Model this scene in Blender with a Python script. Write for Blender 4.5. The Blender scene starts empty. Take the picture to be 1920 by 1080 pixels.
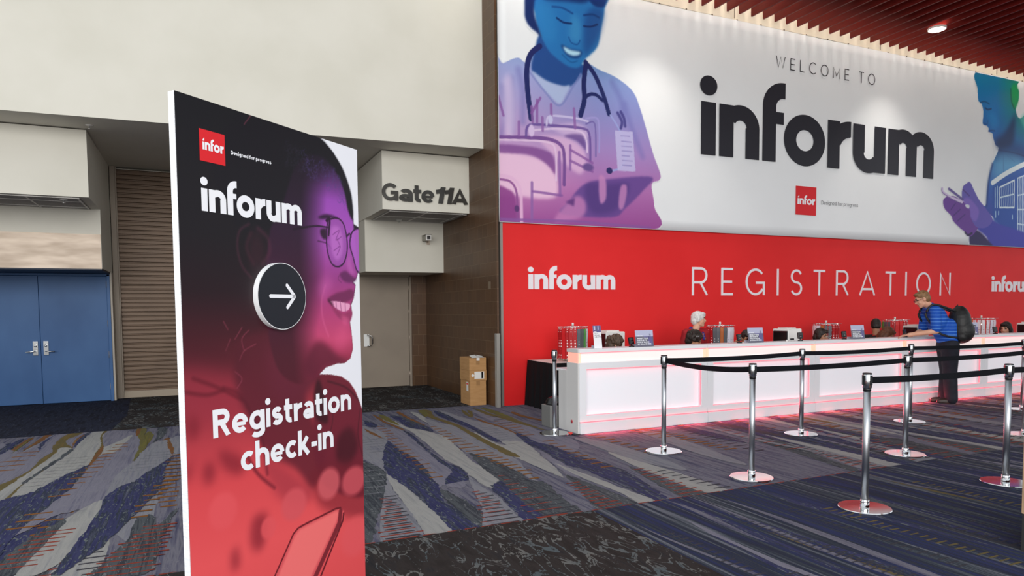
import bpy, bmesh, math, random
import numpy as np
from mathutils import Vector, Matrix
from mathutils.geometry import tessellate_polygon
random.seed(7); RNG = np.random.default_rng(11)
SC = bpy.context.scene; COL = SC.collection
PI = math.pi

# ------------------------------------------------------------------ camera, sky, exposure
CAM_R=(0.90969232,-0.41520253,-0.00817015)
CAM_U=(0.03054790,0.04728293,0.99841432)
CAM_F=(0.41415784,0.90849941,-0.05569648)
cam_data = bpy.data.cameras.new('camera'); cam_data.sensor_width = 36.0; cam_data.lens = 24.28459
cam_data.shift_y = 0.058559; cam_data.clip_end = 200
cam = bpy.data.objects.new('camera', cam_data); COL.objects.link(cam)
M3 = Matrix((CAM_R, CAM_U, tuple(-v for v in CAM_F))).transposed()
cam.matrix_world = Matrix.Translation((0, 0, 1.48)) @ M3.to_4x4()
SC.camera = cam
world = bpy.data.worlds.new('daylight'); SC.world = world; world.use_nodes = True
WN = world.node_tree.nodes; WL = world.node_tree.links
bgn = WN['Background']; bgn.inputs['Strength'].default_value = 0.66
_tc = WN.new('ShaderNodeTexCoord'); _sx = WN.new('ShaderNodeSeparateXYZ'); _rp = WN.new('ShaderNodeValToRGB')
WL.new(_tc.outputs['Generated'], _sx.inputs[0]); 
_mr = WN.new('ShaderNodeMapRange'); _mr.inputs['From Min'].default_value = -1; WL.new(_sx.outputs['Z'], _mr.inputs['Value'])
WL.new(_mr.outputs[0], _rp.inputs[0]); WL.new(_rp.outputs[0], bgn.inputs['Color'])
_rp.color_ramp.elements[0].position = 0.47; _rp.color_ramp.elements[0].color = (.34, .33, .31, 1)
_rp.color_ramp.elements[1].position = 0.53; _rp.color_ramp.elements[1].color = (.90, .95, 1.0, 1)
SC.view_settings.view_transform = 'Standard'; SC.view_settings.look = 'None'
SC.view_settings.gamma = 1.0; SC.view_settings.exposure = 0.66; SC.view_settings.use_curve_mapping = False
def area_light(name, loc, target, sx, sy, power, color=(1, 1, 1)):
    d = bpy.data.lights.new(name, 'AREA'); d.shape = 'RECTANGLE'; d.size = sx; d.size_y = sy; d.energy = power; d.color = color
    o = bpy.data.objects.new(name, d); COL.objects.link(o); o.location = loc
    o.rotation_euler = (Vector(target) - Vector(loc)).to_track_quat('-Z', 'Y').to_euler(); return o
def spot_light(name, loc, target, power, deg, blend=.6, color=(1, .93, .84), r=.06):
    d = bpy.data.lights.new(name, 'SPOT'); d.energy = power; d.spot_size = math.radians(deg); d.spot_blend = blend; d.color = color; d.shadow_soft_size = r
    o = bpy.data.objects.new(name, d); COL.objects.link(o); o.location = loc
    o.rotation_euler = (Vector(target) - Vector(loc)).to_track_quat('-Z', 'Y').to_euler(); return o
# daylight through the tall glass front behind and to the left of the camera
area_light('window_daylight', (-3.0, -9.0, 5.2), (4.0, 10, 2.8), 20, 8, 1650, (1.0, .97, .93))

# ------------------------------------------------------------------ helpers
def lin(c):
    return tuple((v / 12.92 if v <= .04045 else ((v + .055) / 1.055) ** 2.4) for v in c)
def rgb(r, g, b): return lin((r / 255, g / 255, b / 255))
MATS = {}
def mat(name, color, rough=.5, metal=0., emit=None, estr=0., spec=.5, alpha=None):
    if name in MATS: return MATS[name]
    m = bpy.data.materials.new(name); m.use_nodes = True; b = m.node_tree.nodes['Principled BSDF']
    b.inputs['Base Color'].default_value = (*color, 1); b.inputs['Roughness'].default_value = rough; b.inputs['Metallic'].default_value = metal
    b.inputs['Specular IOR Level'].default_value = spec
    if emit: b.inputs['Emission Color'].default_value = (*emit, 1); b.inputs['Emission Strength'].default_value = estr
    MATS[name] = m; return m
def noisy(name, c1, c2, scale=8, rough=.6, metal=0., stretch=(1, 1, 1), detail=4, bump=0., spec=.4, p0=.35, p1=.65):
    m = mat(name, c1, rough, metal, spec=spec); nt = m.node_tree; N = nt.nodes; L = nt.links; b = N['Principled BSDF']
    tc = N.new('ShaderNodeTexCoord'); mp = N.new('ShaderNodeMapping'); mp.inputs['Scale'].default_value = stretch
    nz = N.new('ShaderNodeTexNoise'); nz.inputs['Scale'].default_value = scale; nz.inputs['Detail'].default_value = detail
    rp = N.new('ShaderNodeValToRGB'); rp.color_ramp.elements[0].position = p0; rp.color_ramp.elements[1].position = p1
    rp.color_ramp.elements[0].color = (*c1, 1); rp.color_ramp.elements[1].color = (*c2, 1)
    L.new(tc.outputs['Object'], mp.inputs[0]); L.new(mp.outputs[0], nz.inputs['Vector']); L.new(nz.outputs['Fac'], rp.inputs[0]); L.new(rp.outputs[0], b.inputs['Base Color'])
    if bump:
        bp = N.new('ShaderNodeBump'); bp.inputs['Strength'].default_value = bump; bp.inputs['Distance'].default_value = .01
        L.new(nz.outputs['Fac'], bp.inputs['Height']); L.new(bp.outputs[0], b.inputs['Normal'])
    return m
class MB:
    """collects quads and polygons and links them as ONE mesh object"""
    def __init__(s): s.v = []; s.f = []; s.m = []; s.sm = []
    def face(s, pts, mi=0, smooth=False):
        n = len(s.v); s.v += [tuple(p) for p in pts]; s.f.append(tuple(range(n, n + len(pts)))); s.m.append(mi); s.sm.append(smooth); return s
    def box(s, x0, x1, y0, y1, z0, z1, mi=0):
        n = len(s.v)
        s.v += [(x0, y0, z0), (x1, y0, z0), (x1, y1, z0), (x0, y1, z0), (x0, y0, z1), (x1, y0, z1), (x1, y1, z1), (x0, y1, z1)]
        for q in ((0, 3, 2, 1), (4, 5, 6, 7), (0, 1, 5, 4), (1, 2, 6, 5), (2, 3, 7, 6), (3, 0, 4, 7)):
            s.f.append(tuple(n + i for i in q)); s.m.append(mi); s.sm.append(False)
        return s
    def prism(s, poly, fn, d0, d1, mi=0, side=None):
        """poly (a,b) list; fn(a,b,d)->xyz; extruded d0..d1"""
        n = len(s.v); k = len(poly)
        s.v += [fn(a, b, d0) for a, b in poly] + [fn(a, b, d1) for a, b in poly]
        s.f.append(tuple(n + i for i in range(k))); s.f.append(tuple(n + k + i for i in reversed(range(k)))); s.m += [mi, mi]; s.sm += [False, False]
        for i in range(k):
            j = (i + 1) % k; s.f.append((n + j, n + i, n + k + i, n + k + j)); s.m.append(mi if side is None else side); s.sm.append(False)
        return s
    def lathe(s, prof, c=(0, 0, 0), n=32, mi=0, smooth=True, caps=True):
        b = len(s.v); K = len(prof)
        for r, z in prof:
            for i in range(n):
                a = 2 * PI * i / n; s.v.append((c[0] + r * math.cos(a), c[1] + r * math.sin(a), c[2] + z))
        for k in range(K - 1):
            for i in range(n):
                j = (i + 1) % n; s.f.append((b + k * n + i, b + k * n + j, b + (k + 1) * n + j, b + (k + 1) * n + i)); s.m.append(mi); s.sm.append(smooth)
        if not caps: return s
        s.f.append(tuple(b + i for i in reversed(range(n)))); s.f.append(tuple(b + (K - 1) * n + i for i in range(n))); s.m += [mi, mi]; s.sm += [False, False]
        return s
    def tube(s, pts, r, n=8, mi=0, closed=False):
        P = [Vector(p) for p in pts]; b = len(s.v); rr = r if isinstance(r, (list, tuple)) else [r] * len(P); K = len(P)
        up = Vector((0, 0, 1))
        for k, q in enumerate(P):
            d = (P[min(k + 1, K - 1)] - P[max(k - 1, 0)]).normalized()
            a = d.cross(up if abs(d.z) < .95 else Vector((1, 0, 0))).normalized(); c = a.cross(d)
            for i in range(n):
                t = 2 * PI * i / n; s.v.append(tuple(q + (a * math.cos(t) + c * math.sin(t)) * rr[k]))
        for k in range(K - 1):
            for i in range(n):
                j = (i + 1) % n; s.f.append((b + k * n + i, b + (k + 1) * n + i, b + (k + 1) * n + j, b + k * n + j)); s.m.append(mi); s.sm.append(True)
        s.f.append(tuple(b + i for i in range(n))); s.f.append(tuple(b + (K - 1) * n + i for i in reversed(range(n)))); s.m += [mi, mi]; s.sm += [False, False]
        return s
    def xf(s, fn): s.v = [tuple(fn(*p)) for p in s.v]; return s
    def build(s, name, mats, parent=None, bevel=0., loc=None, seg=2):
        me = bpy.data.meshes.new(name); me.from_pydata(s.v, [], s.f); me.update()
        for m in (mats if isinstance(mats, (list, tuple)) else [mats]): me.materials.append(m)
        me.polygons.foreach_set('material_index', s.m); me.polygons.foreach_set('use_smooth', s.sm)
        o = bpy.data.objects.new(name, me); COL.objects.link(o)
        if parent: o.parent = parent
        if loc: o.location = loc
        if bevel:
            bm = bmesh.new(); bm.from_mesh(me)
            bmesh.ops.remove_doubles(bm, verts=bm.verts, dist=1e-6)
            es = [e for e in bm.edges if len(e.link_faces) == 2 and e.calc_face_angle(0) > .6]
            bmesh.ops.bevel(bm, geom=es, offset=bevel, segments=seg, affect='EDGES', profile=.6)
            bm.to_mesh(me); bm.free()
        return o
def tag(o, label, cat, group=None, kind=None):
    if label: o['label'] = label
    if cat: o['category'] = cat
    if group: o['group'] = group
    if kind: o['kind'] = kind
    return o
def thing(name, label, cat, loc=(0, 0, 0), rotz=0., group=None, kind=None):
    o = bpy.data.objects.new(name, None); COL.objects.link(o); o.location = loc; o.rotation_euler = (0, 0, rotz); o.empty_display_size = .1
    return tag(o, label, cat, group, kind)
def kids(o): return [c for c in bpy.data.objects if c.parent == o]
def dup(o, loc, rotz, label, group=None):
    r = o.copy(); COL.objects.link(r); r.location = loc; r.rotation_euler = (0, 0, rotz); r['label'] = label
    if group: r['group'] = group
    for c in kids(o):
        k = c.copy(); COL.objects.link(k); k.parent = r
        for g in kids(c):
            q = g.copy(); COL.objects.link(q); q.parent = k
    return r
def struct(o): o['kind'] = 'structure'; return o

# ---- lettering
def ring(cx, cy, ro, ri, a0, a1, n=24, sx=1., ox=1.):
    """ring sector polygons as quads"""
    out = []
    for k in range(n):
        t0 = math.radians(a0 + (a1 - a0) * k / n); t1 = math.radians(a0 + (a1 - a0) * (k + 1) / n)
        out.append([(cx + ro * ox * math.cos(t0), cy + ro * math.sin(t0)), (cx + ro * ox * math.cos(t1), cy + ro * math.sin(t1)),
                    (cx + ri * sx * math.cos(t1), cy + ri * math.sin(t1)), (cx + ri * sx * math.cos(t0), cy + ri * math.sin(t0))])
    return out
def rect(x0, x1, y0, y1): return [[(x0, y0), (x1, y0), (x1, y1), (x0, y1)]]
def arch(x0, x1, s, top, inv=False):
    """n-shaped arch between x0 and x1 with stem width s, apex at top (inv: u-shape)"""
    R = (x1 - x0) / 2; r = R - s; cx = (x0 + x1) / 2; cy = top - R * 1.0
    return cx, cy, R, r
def glyphs_inforum(word='inforum', bite=False):
    """bold geometric lower-case letters; x-height 1; returns [(letter index, polygon)], total width"""
    G = []; x = 0.; s = .315
    for gi, ch in enumerate(word):
        P = []
        if ch == 'i':
            P += rect(x, x + s, 0, 1)
            if bite: P.append([(x + .0, 1.13), (x + s, 1.13), (x + s, 1.62), (x + .22, 1.44), (x + .06, 1.28)])
            else: P += [[(x + s / 2 + .185 * math.cos(a), 1.31 + .185 * math.sin(a)) for a in np.linspace(0, 2 * PI, 33)[:-1]]]
            x += s + .075
        elif ch == 'n':
            w = .90; P += rect(x, x + s, 0, 1); R = (w - .04) / 2; cx = x + w - R
            P += ring(cx, 1.025 - R, R, R - s + .02, 0, 150, 24) + rect(x + w - s, x + w, 0, 1.025 - R); P += rect(x + .2, x + s, .5, .9); x += w + .075
        elif ch == 'f':
            w = .52; sx = x
            P += rect(sx, sx + s, 0, 1.12) + ring(sx + .49, 1.10, .49, .49 - s, 90, 180, 16) + rect(sx + s - .01, x + w - .02, .76, 1.0)
            P += rect(sx + .485, x + w + .01, 1.10 + .49 - s, 1.59); x += w - .02
        elif ch == 'o':
            P += ring(x + .52, .5, .525, .215, 0, 360, 48, ox=.98); x += 1.03 + .07
        elif ch == 'r':
            P += rect(x, x + s, 0, 1) + ring(x + .60, .40, .62, .28, 92, 160, 12) + rect(x + .58, x + .61, .69, 1.02); x += .61 + .06
        elif ch == 'u':
            w = .90; R = (w - .04) / 2; cx = x + R
            P += rect(x + w - s, x + w, 0, 1) + rect(x, x + s, R - .025, 1) + ring(cx, R - .025, R, R - s + .02, 180, 330, 24) + rect(x + w - s, x + w - .2, .1, .5); x += w + .075
        elif ch == 'm':
            w = .84; P += rect(x, x + s, 0, 1)
            for k in range(2):
                xo = x + k * (w - s); R = (w - .04) / 2; cx = xo + w - R
                P += ring(cx, 1.025 - R, R, max(R - s + .02, .09), 0, 150, 24) + rect(xo + w - s, xo + w, 0, 1.025 - R) + rect(xo + .2, xo + s, .5, .88)
            x += 2 * w - s + .07
        j = 0
        for i, q in enumerate(P):
            isr = len(q) == 4 and q[0][1] == q[1][1]; j += isr; G.append((gi, q, j if isr else i * .015))
    return G, x - .07
def lay_glyphs(G, w, x0, x1, z0, xh, fn, step=2e-5, mb=None, mi=0):
    """flat printed lettering; overlapping strokes sit a hair apart"""
    mb = mb or MB()
    for gi, q, k in G: mb.face([fn(x0 + a / w * (x1 - x0), z0 + b * xh, k * step) for a, b in q], mi)
    return mb
def lay_letters(G, w, x0, x1, z0, xh, fn, m, par, step=8e-5):
    for gi in sorted({g[0] for g in G}): lay_glyphs([g for g in G if g[0] == gi], w, x0, x1, z0, xh, fn, step).build('letter', m, par)
def arcp(cx, cy, rx, ry, a0, a1, n=20): return [(cx + rx * math.cos(math.radians(a0 + (a1 - a0) * k / n)), cy + ry * math.sin(math.radians(a0 + (a1 - a0) * k / n))) for k in range(n + 1)]
def skeleton(ch, h):
    """centre lines of a monoline letter of stroke half-width h: (width, [polylines]); caps are 1.38 high, lower case 1"""
    T = 1.38; C = T / 2; m = .5 - h; q = (.5 - h) / 2
    o = arcp(.49, .5, .49 - h, m, 0, 360, 32)
    D = {'o': (.98, [o]), 'c': (.84, [arcp(.49, .5, .49 - h, m, 48, 312, 26)]), 'e': (.96, [arcp(.48, .5, .48 - h, m, 0, 318, 28), ['thin', (h, .47), (.96 - h, .47)]]),
         'a': (.82, [arcp(.38, .3, .38 - h, .3 - h, 0, 360, 24), [(.82 - h, 0), (.82 - h, .62)] + arcp(.42, .62, .40 - h, .38 - h, 0, 150, 14)]),
         'g': (.98, [o, [(.98 - h, 1), (.98 - h, -.08)] + arcp(.5, -.08, .48 - h, .34 - h, 0, -150, 16)]), 's': (.76, [arcp(.38, .5 + q, .36 - h, q, 25, 270, 16)[:-1] + arcp(.38, .5 - q, .38 - h, q, 90, -155, 16)]),
         't': (.60, [[(.24, 1.33), (.24, .30)] + arcp(.24 + .22, .30, .22, .30 - h, 180, 285, 10), [(0, 1 - h), (.58, 1 - h)]]), 'r': (.60, [[(h, 0), (h, 1)], arcp(.62, .5, .62 - h, .5 - h, 172, 88, 12)]),
         'i': (2 * h, [[(h, 0), (h, 1)], 'dot']), 'n': (.92, [[(h, 0), (h, 1)], arcp(.46, .52, .46 - h, .48 - h, 180, 0, 20) + [(.92 - h, 0)]]), 'h': (.92, [[(h, 0), (h, 1.42)], arcp(.46, .52, .46 - h, .48 - h, 180, 0, 20) + [(.92 - h, 0)]]),
         'k': (.92, [[(h, 0), (h, 1.42)], [(h + .05, .36), (.86 - h, 1.0)], [(.34, .56), (.92 - h, 0)]]), 'd': (.98, [o, [(.98 - h, 0), (.98 - h, 1.42)]]), 'p': (.98, [o, [(h, 1), (h, -.42)]]),
         'f': (.56, [[(.22, 0), (.22, 1.08)] + arcp(.22 + .26, 1.08, .26, .34 - h, 180, 82, 12), [(0, 1 - h), (.54, 1 - h)]]), '-': (.46, [[(0, .47), (.46, .47)]]),
         'D': (1.16, [[(h, 0), (h, T)], [(h, T - h), (.5, T - h)] + arcp(.5, C, .66 - h, C - h, 90, -90, 24) + [(.5, h), (h, h)]]),
         'R': (1.0, [[(h, 0), (h, T)], [(h, T - h), (.56, T - h)] + arcp(.56, T - .40, .40 - h, .40 - h, 90, -90, 18) + [(.56, T - .80 + h), (h, T - .80 + h)], [(.52, T - .74), (1.0 - h, 0)]]),
         'G': (1.3, [arcp(.66, C, .66 - h, C - h, 42, 325, 32), [(.70, C - .04), (1.3 - h, C - .04), (1.3 - h, .02)]]), '1': (.62, [[(.62 - h, 0), (.62 - h, T), ], [(.0, T - .42), (.34, T - .34), (.62 - h, T - .05)]]),
         'A': (1.3, [[(h * .9, 0), (.65, T), (1.3 - h * .9, 0)], [(.24, .36), (1.06, .36)]]), 'P': (.86, [[(h, 0), (h, T)], [(h, T - h), (.46, T - h)] + arcp(.46, T - .40, .40 - h, .40 - h, 90, -90, 16) + [(.46, T - .80 + h), (h, T - .80 + h)]]),
         'E': (.76, [[(.76, T - h), (h, T - h), (h, h), (.76, h)], [(h, C), (.7, C)]]), 'S': (.84, [arcp(.42, C + (C - h) / 2, .40 - h, (C - h) / 2, 25, 270, 16)[:-1] + arcp(.42, C - (C - h) / 2, .42 - h, (C - h) / 2, 90, -155, 16)]),
         'N': (1.0, [[(h, 0), (h, T), (1 - h, 0), (1 - h, T)]]), 'T': (.86, [[(0, T - h), (.86, T - h)], [(.43, 0), (.43, T)]]), 'Y': (.96, [[(.48, 0), (.48, .6), (.96 - h, T)], [(h, T), (.48, .6)]]), 'O': (1.3, [arcp(.65, C, .65 - h, C - h, 0, 360, 32)]),
         'U': (.98, [[(h, T), (h, .48)] + arcp(.49, .48, .49 - h, .48 - h, 180, 360, 20) + [(.98 - h, T)]]), 'H': (.96, [[(h, 0), (h, T)], [(.96 - h, 0), (.96 - h, T)], [(h, C), (.96 - h, C)]]), 'I': (2 * h, [[(h, 0), (h, T)]]),
         'C': (1.14, [arcp(.66, C, .66 - h, C - h, 48, 312, 28)]), 'K': (.96, [[(h, 0), (h, T)], [(h, .5), (.9 - h, T)], [(.4, .84), (.96 - h, 0)]]), 'B': (.92, [[(h, 0), (h, T)], [(h, T - h), (.5, T - h)] + arcp(.5, T - .36, .36 - h, .36 - h, 90, -90, 14) + [(h, C + .0)], [(.5, C)] + arcp(.5, .36, .42 - h, .36 - h, 90, -90, 14) + [(h, h)]]),
         'W': (1.5, [[(h, T), (.40, 0), (.75, T), (1.10, 0), (1.5 - h, T)]]), 'L': (.74, [[(h, T), (h, h), (.74, h)]]), 'M': (1.24, [[(h, 0), (h, T), (.62, .3), (1.24 - h, T), (1.24 - h, 0)]])}
    return D[ch]
def stroke_text(word, gap, h, space=.45):
    """[(letter index, polygon, layer)] for monoline lettering, plus the total width"""
    G = []; x = 0.
    for gi, ch in enumerate(word):
        if ch == ' ': x += space; continue
        w, strokes = skeleton(ch, h)
        for k, pl in enumerate(strokes):
            if pl == 'dot': G.append((gi, [(x + h + h * 1.28 * math.cos(a), 1.36 + h * 1.28 * math.sin(a)) for a in np.linspace(0, 2 * PI, 25)[:-1]], 0)); continue
            hh = h
            if pl[0] == 'thin': pl = pl[1:]; hh = h * .72
            pl = [np.array((x + a, b)) for a, b in pl]; pl = [q for i, q in enumerate(pl) if i == 0 or np.hypot(*(q - pl[i - 1])) > 1e-4]; offs = []
            for i in range(len(pl)):
                d0 = pl[i] - pl[i - 1] if i else pl[1] - pl[0]; d1 = pl[i + 1] - pl[i] if i < len(pl) - 1 else d0
                n0 = np.array([-d0[1], d0[0]]) / max(np.hypot(*d0), 1e-9); n1 = np.array([-d1[1], d1[0]]) / max(np.hypot(*d1), 1e-9); m = n0 + n1; m /= max(np.hypot(*m), 1e-6)
                offs.append(m * min(hh / max(m @ n0, .2), hh * 2.4))
            for i in range(len(pl) - 1):
                a, b = pl[i], pl[i + 1]; G.append((gi, [(q[0], min(max(q[1], 0), 1.38)) if ch in 'ANMWRK1V' else tuple(q) for q in (a - offs[i], b - offs[i + 1], b + offs[i + 1], a + offs[i])], k))
        x += w + gap
    return G, x - gap
def solid_letters(G, w, x0, x1, z0, s, y, dep, m, par, word, name='letter', flip=1):
    """raised lettering, every letter a part of its own"""
    for gi in sorted({g[0] for g in G}):
        mb = MB()
        for g, q, k in G:
            if g == gi: mb.prism([(x0 + a / w * (x1 - x0), z0 + b * s) for a, b in q], lambda a, b, d: (a, d, b), y - dep - k * .0004, y)
        mb.build(name, m, par)

# ---- printed artwork: a fine grid that carries the print as a colour attribute
def catmull(pts, n=6, closed=True):
    P = np.array(pts, float); K = len(P); out = []
    for i in range(K if closed else K - 1):
        p0, p1, p2, p3 = (P[(i - 1) % K], P[i], P[(i + 1) % K], P[(i + 2) % K]) if closed else (P[max(i - 1, 0)], P[i], P[i + 1], P[min(i + 2, K - 1)])
        for t in np.arange(n) / n: out.append(.5 * (2 * p1 + (p2 - p0) * t + (2 * p0 - 5 * p1 + 4 * p2 - p3) * t * t + (3 * p1 - p0 - 3 * p2 + p3) * t ** 3))
    if not closed: out.append(P[-1])
    return np.array(out)
class Print:
    def __init__(s, u0, u1, v0, v1, step):
        s.nx = int(round((u1 - u0) / step)) + 1; s.ny = int(round((v1 - v0) / step)) + 1; s.step = (u1 - u0) / (s.nx - 1)
        s.u = np.linspace(u0, u1, s.nx); s.v = np.linspace(v0, v1, s.ny); s.U, s.V = np.meshgrid(s.u, s.v); s.c = np.zeros((s.ny, s.nx, 3))
    def blur(s, m, r):
        k = max(1, int(round(r / s.step)))
        for _ in range(2):
            for ax in (0, 1):
                pad = [(0, 0), (0, 0)]; pad[ax] = (k + 1, k); q = np.cumsum(np.pad(m, pad, mode='edge'), axis=ax)
                m = (np.take(q, range(2 * k + 1, q.shape[ax]), ax) - np.take(q, range(0, q.shape[ax] - 2 * k - 1), ax)) / (2 * k + 1)
        return m
    def mask(s, pts, soft=0., smooth=True):
        P = catmull(pts) if smooth and len(pts) > 3 else np.array(pts, float); m = np.zeros((s.ny, s.nx))
        i0, i1 = np.searchsorted(s.u, [P[:, 0].min(), P[:, 0].max()]); j0, j1 = np.searchsorted(s.v, [P[:, 1].min(), P[:, 1].max()])
        acc = 0.; n = 0
        for du in (-.3, .3):
            for dv in (-.3, .3):
                X = s.U[j0:j1, i0:i1] + du * s.step; Y = s.V[j0:j1, i0:i1] + dv * s.step; ins = np.zeros(X.shape, bool)
                for a, b in zip(P, np.roll(P, -1, 0)):
                    if a[1] == b[1]: continue
                    c = (a[1] > Y) != (b[1] > Y); ins ^= c & (X < (b[0] - a[0]) * (Y - a[1]) / (b[1] - a[1]) + a[0])
                acc = acc + ins; n += 1
        m[j0:j1, i0:i1] = acc / n
        return s.blur(m, soft) if soft > s.step * .5 else m
    def put(s, m, color, a=1.):
        m = (m * a)[..., None]; col = np.array([v / 255 for v in color]) if not isinstance(color, np.ndarray) else color
        s.c = s.c * (1 - m) + col * m
    def poly(s, pts, color, soft=0., a=1., smooth=True): s.put(s.mask(pts, soft, smooth), color, a)
    def ell(s, cu, cv, ru, rv, color, soft=.3, a=1., rot=0.):
        c, q = math.cos(rot), math.sin(rot); du, dv = s.U - cu, s.V - cv; d = np.hypot((du * c + dv * q) / ru, (dv * c - du * q) / rv)
        s.put(np.clip((1 - d) / max(soft, 1e-3) + .5, 0, 1), color, a)
    def line(s, pts, w, color, soft=0., a=1., smooth=True):
        P = catmull(pts, 8, False) if smooth and len(pts) > 2 else np.array(pts, float); D = np.full(s.U.shape, 9.)
        for p, q in zip(P[:-1], P[1:]):
            lo = np.minimum(p, q) - w * 2 - soft * 2; hi = np.maximum(p, q) + w * 2 + soft * 2
            i0, i1 = np.searchsorted(s.u, [lo[0], hi[0]]); j0, j1 = np.searchsorted(s.v, [lo[1], hi[1]])
            if i0 >= i1 or j0 >= j1: continue
            X = s.U[j0:j1, i0:i1]; Y = s.V[j0:j1, i0:i1]; d = q - p; t = np.clip(((X - p[0]) * d[0] + (Y - p[1]) * d[1]) / max(d @ d, 1e-9), 0, 1)
            D[j0:j1, i0:i1] = np.minimum(D[j0:j1, i0:i1], np.hypot(X - p[0] - t * d[0], Y - p[1] - t * d[1]))
        e = max(soft, s.step * .7); s.put(np.clip((w / 2 - D) / e + .5, 0, 1), color, a)
    def build(s, name, fn, parent=None, rough=.5, keep=None):
        n = s.nx * s.ny; V = np.stack(fn(s.U.ravel(), s.V.ravel()), 1)
        idx = np.arange(n).reshape(s.ny, s.nx); F = np.stack([idx[:-1, :-1], idx[:-1, 1:], idx[1:, 1:], idx[1:, :-1]], -1).reshape(-1, 4)
        if keep is not None:
            ok = (np.abs(s.c - keep).max(-1) > .012).ravel(); F = F[ok[F].any(1)]
        me = bpy.data.meshes.new(name); me.vertices.add(n); me.vertices.foreach_set('co', V.ravel().astype(np.float32))
        me.loops.add(len(F) * 4); me.loops.foreach_set('vertex_index', F.ravel().astype(np.int32))
        me.polygons.add(len(F)); me.polygons.foreach_set('loop_start', np.arange(0, len(F) * 4, 4, dtype=np.int32))
        me.update(calc_edges=True); at = me.color_attributes.new('print', 'FLOAT_COLOR', 'POINT')
        c = np.clip(s.c.reshape(-1, 3), 0, 1); c = np.where(c <= .04045, c / 12.92, ((c + .055) / 1.055) ** 2.4)
        at.data.foreach_set('color', np.concatenate([c, np.ones((n, 1))], 1).ravel().astype(np.float32))
        m = mat('print_' + name, (1, 1, 1), rough, spec=.3); nt = m.node_tree
        a = nt.nodes.new('ShaderNodeVertexColor'); a.layer_name = 'print'; nt.links.new(a.outputs['Color'], nt.nodes['Principled BSDF'].inputs['Base Color'])
        me.materials.append(m); o = bpy.data.objects.new(name, me); COL.objects.link(o)
        if parent: o.parent = parent
        return o

TMP = bpy.data.scenes.new('workbench')
# ---- bodies: tapered limbs and ellipsoids fused by a voxel remesh into one continuous surface
def _usph(nu=20, nv=12):
    v = [(0, 0, 1)] + [(math.sin(PI * j / nv) * math.cos(2 * PI * i / nu), math.sin(PI * j / nv) * math.sin(2 * PI * i / nu), math.cos(PI * j / nv)) for j in range(1, nv) for i in range(nu)] + [(0, 0, -1)]; f = []
    for i in range(nu):
        k = (i + 1) % nu; f.append((0, 1 + i, 1 + k)); e = len(v) - 1; b = 1 + (nv - 2) * nu; f.append((e, b + k, b + i))
        for j in range(nv - 2): q = 1 + j * nu; f.append((q + i, q + nu + i, q + nu + k, q + k))
    return np.array(v), f
USPH = _usph()
def blob(name, shapes, mats, parent, voxel=.012, smooth=4, paint=None, rough_noise=0.):
    V = []; Fc = []; n = 0
    def add(v, f):
        nonlocal n
        V.append(v); Fc.extend([tuple(i + n for i in q) for q in f]); n += len(v)
    for sh in shapes:
        if sh[0] == 'cap':
            _, p0, p1, r0, r1 = sh; p0 = np.array(p0, float); p1 = np.array(p1, float); d = p1 - p0; L = np.hypot(np.hypot(d[0], d[1]), d[2])
            for p, r in ((p0, r0), (p1, r1)): add(USPH[0] * r + p, USPH[1])
            if L > 1e-5:
                d /= L; a = np.cross(d, (0, 0, 1) if abs(d[2]) < .9 else (1, 0, 0)); a /= np.linalg.norm(a); c = np.cross(d, a); th = np.linspace(0, 2 * PI, 17)[:-1]
                rg = np.outer(np.cos(th), a) + np.outer(np.sin(th), c)
                add(np.concatenate([p0 + rg * r0, p1 + rg * r1]), [tuple(range(15, -1, -1))[::-1], tuple(range(31, 15, -1))] + [((i + 1) % 16, i, 16 + i, 16 + (i + 1) % 16) for i in range(16)])
        else:
            R = np.array(sh[3]) if len(sh) > 3 else np.eye(3); add((USPH[0] * np.array(sh[2])) @ R.T + np.array(sh[1]), USPH[1])
    me = bpy.data.meshes.new(name); me.from_pydata(np.concatenate(V).tolist(), [], Fc); t = bpy.data.objects.new(name, me); TMP.collection.objects.link(t)
    md = t.modifiers.new('r', 'REMESH'); md.mode = 'VOXEL'; md.voxel_size = voxel
    if smooth: s = t.modifiers.new('s', 'SMOOTH'); s.iterations = smooth; s.factor = .5
    with bpy.context.temp_override(scene=TMP, view_layer=TMP.view_layers[0]):
        dg = bpy.context.evaluated_depsgraph_get(); m2 = bpy.data.meshes.new_from_object(t.evaluated_get(dg)); bpy.data.objects.remove(t); bpy.data.meshes.remove(me); m2.name = name
    m2.materials.clear()
    for m in mats: m2.materials.append(m)
    if rough_noise:
        co = np.zeros(len(m2.vertices) * 3, np.float32); m2.vertices.foreach_get('co', co); co = co.reshape(-1, 3)
        nn = np.zeros(len(m2.vertices) * 3, np.float32); m2.vertices.foreach_get('normal', nn); nn = nn.reshape(-1, 3)
        w = np.sin(co[:, :1] * 130 + np.sin(co[:, 1:2] * 90) * 2) * np.sin(co[:, 1:2] * 110 + 1) * np.sin(co[:, 2:] * 120 + np.sin(co[:, :1] * 70) * 2)
        m2.vertices.foreach_set('co', (co + nn * w * rough_noise).ravel())
    ps = m2.polygons; ps.foreach_set('use_smooth', [True] * len(ps))
    mi = [0] * len(ps)
    if paint: mi = [paint(p.center) for p in ps]
    ps.foreach_set('material_index', mi)
    o = bpy.data.objects.new(name, m2); COL.objects.link(o); o.parent = parent; return o

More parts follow.
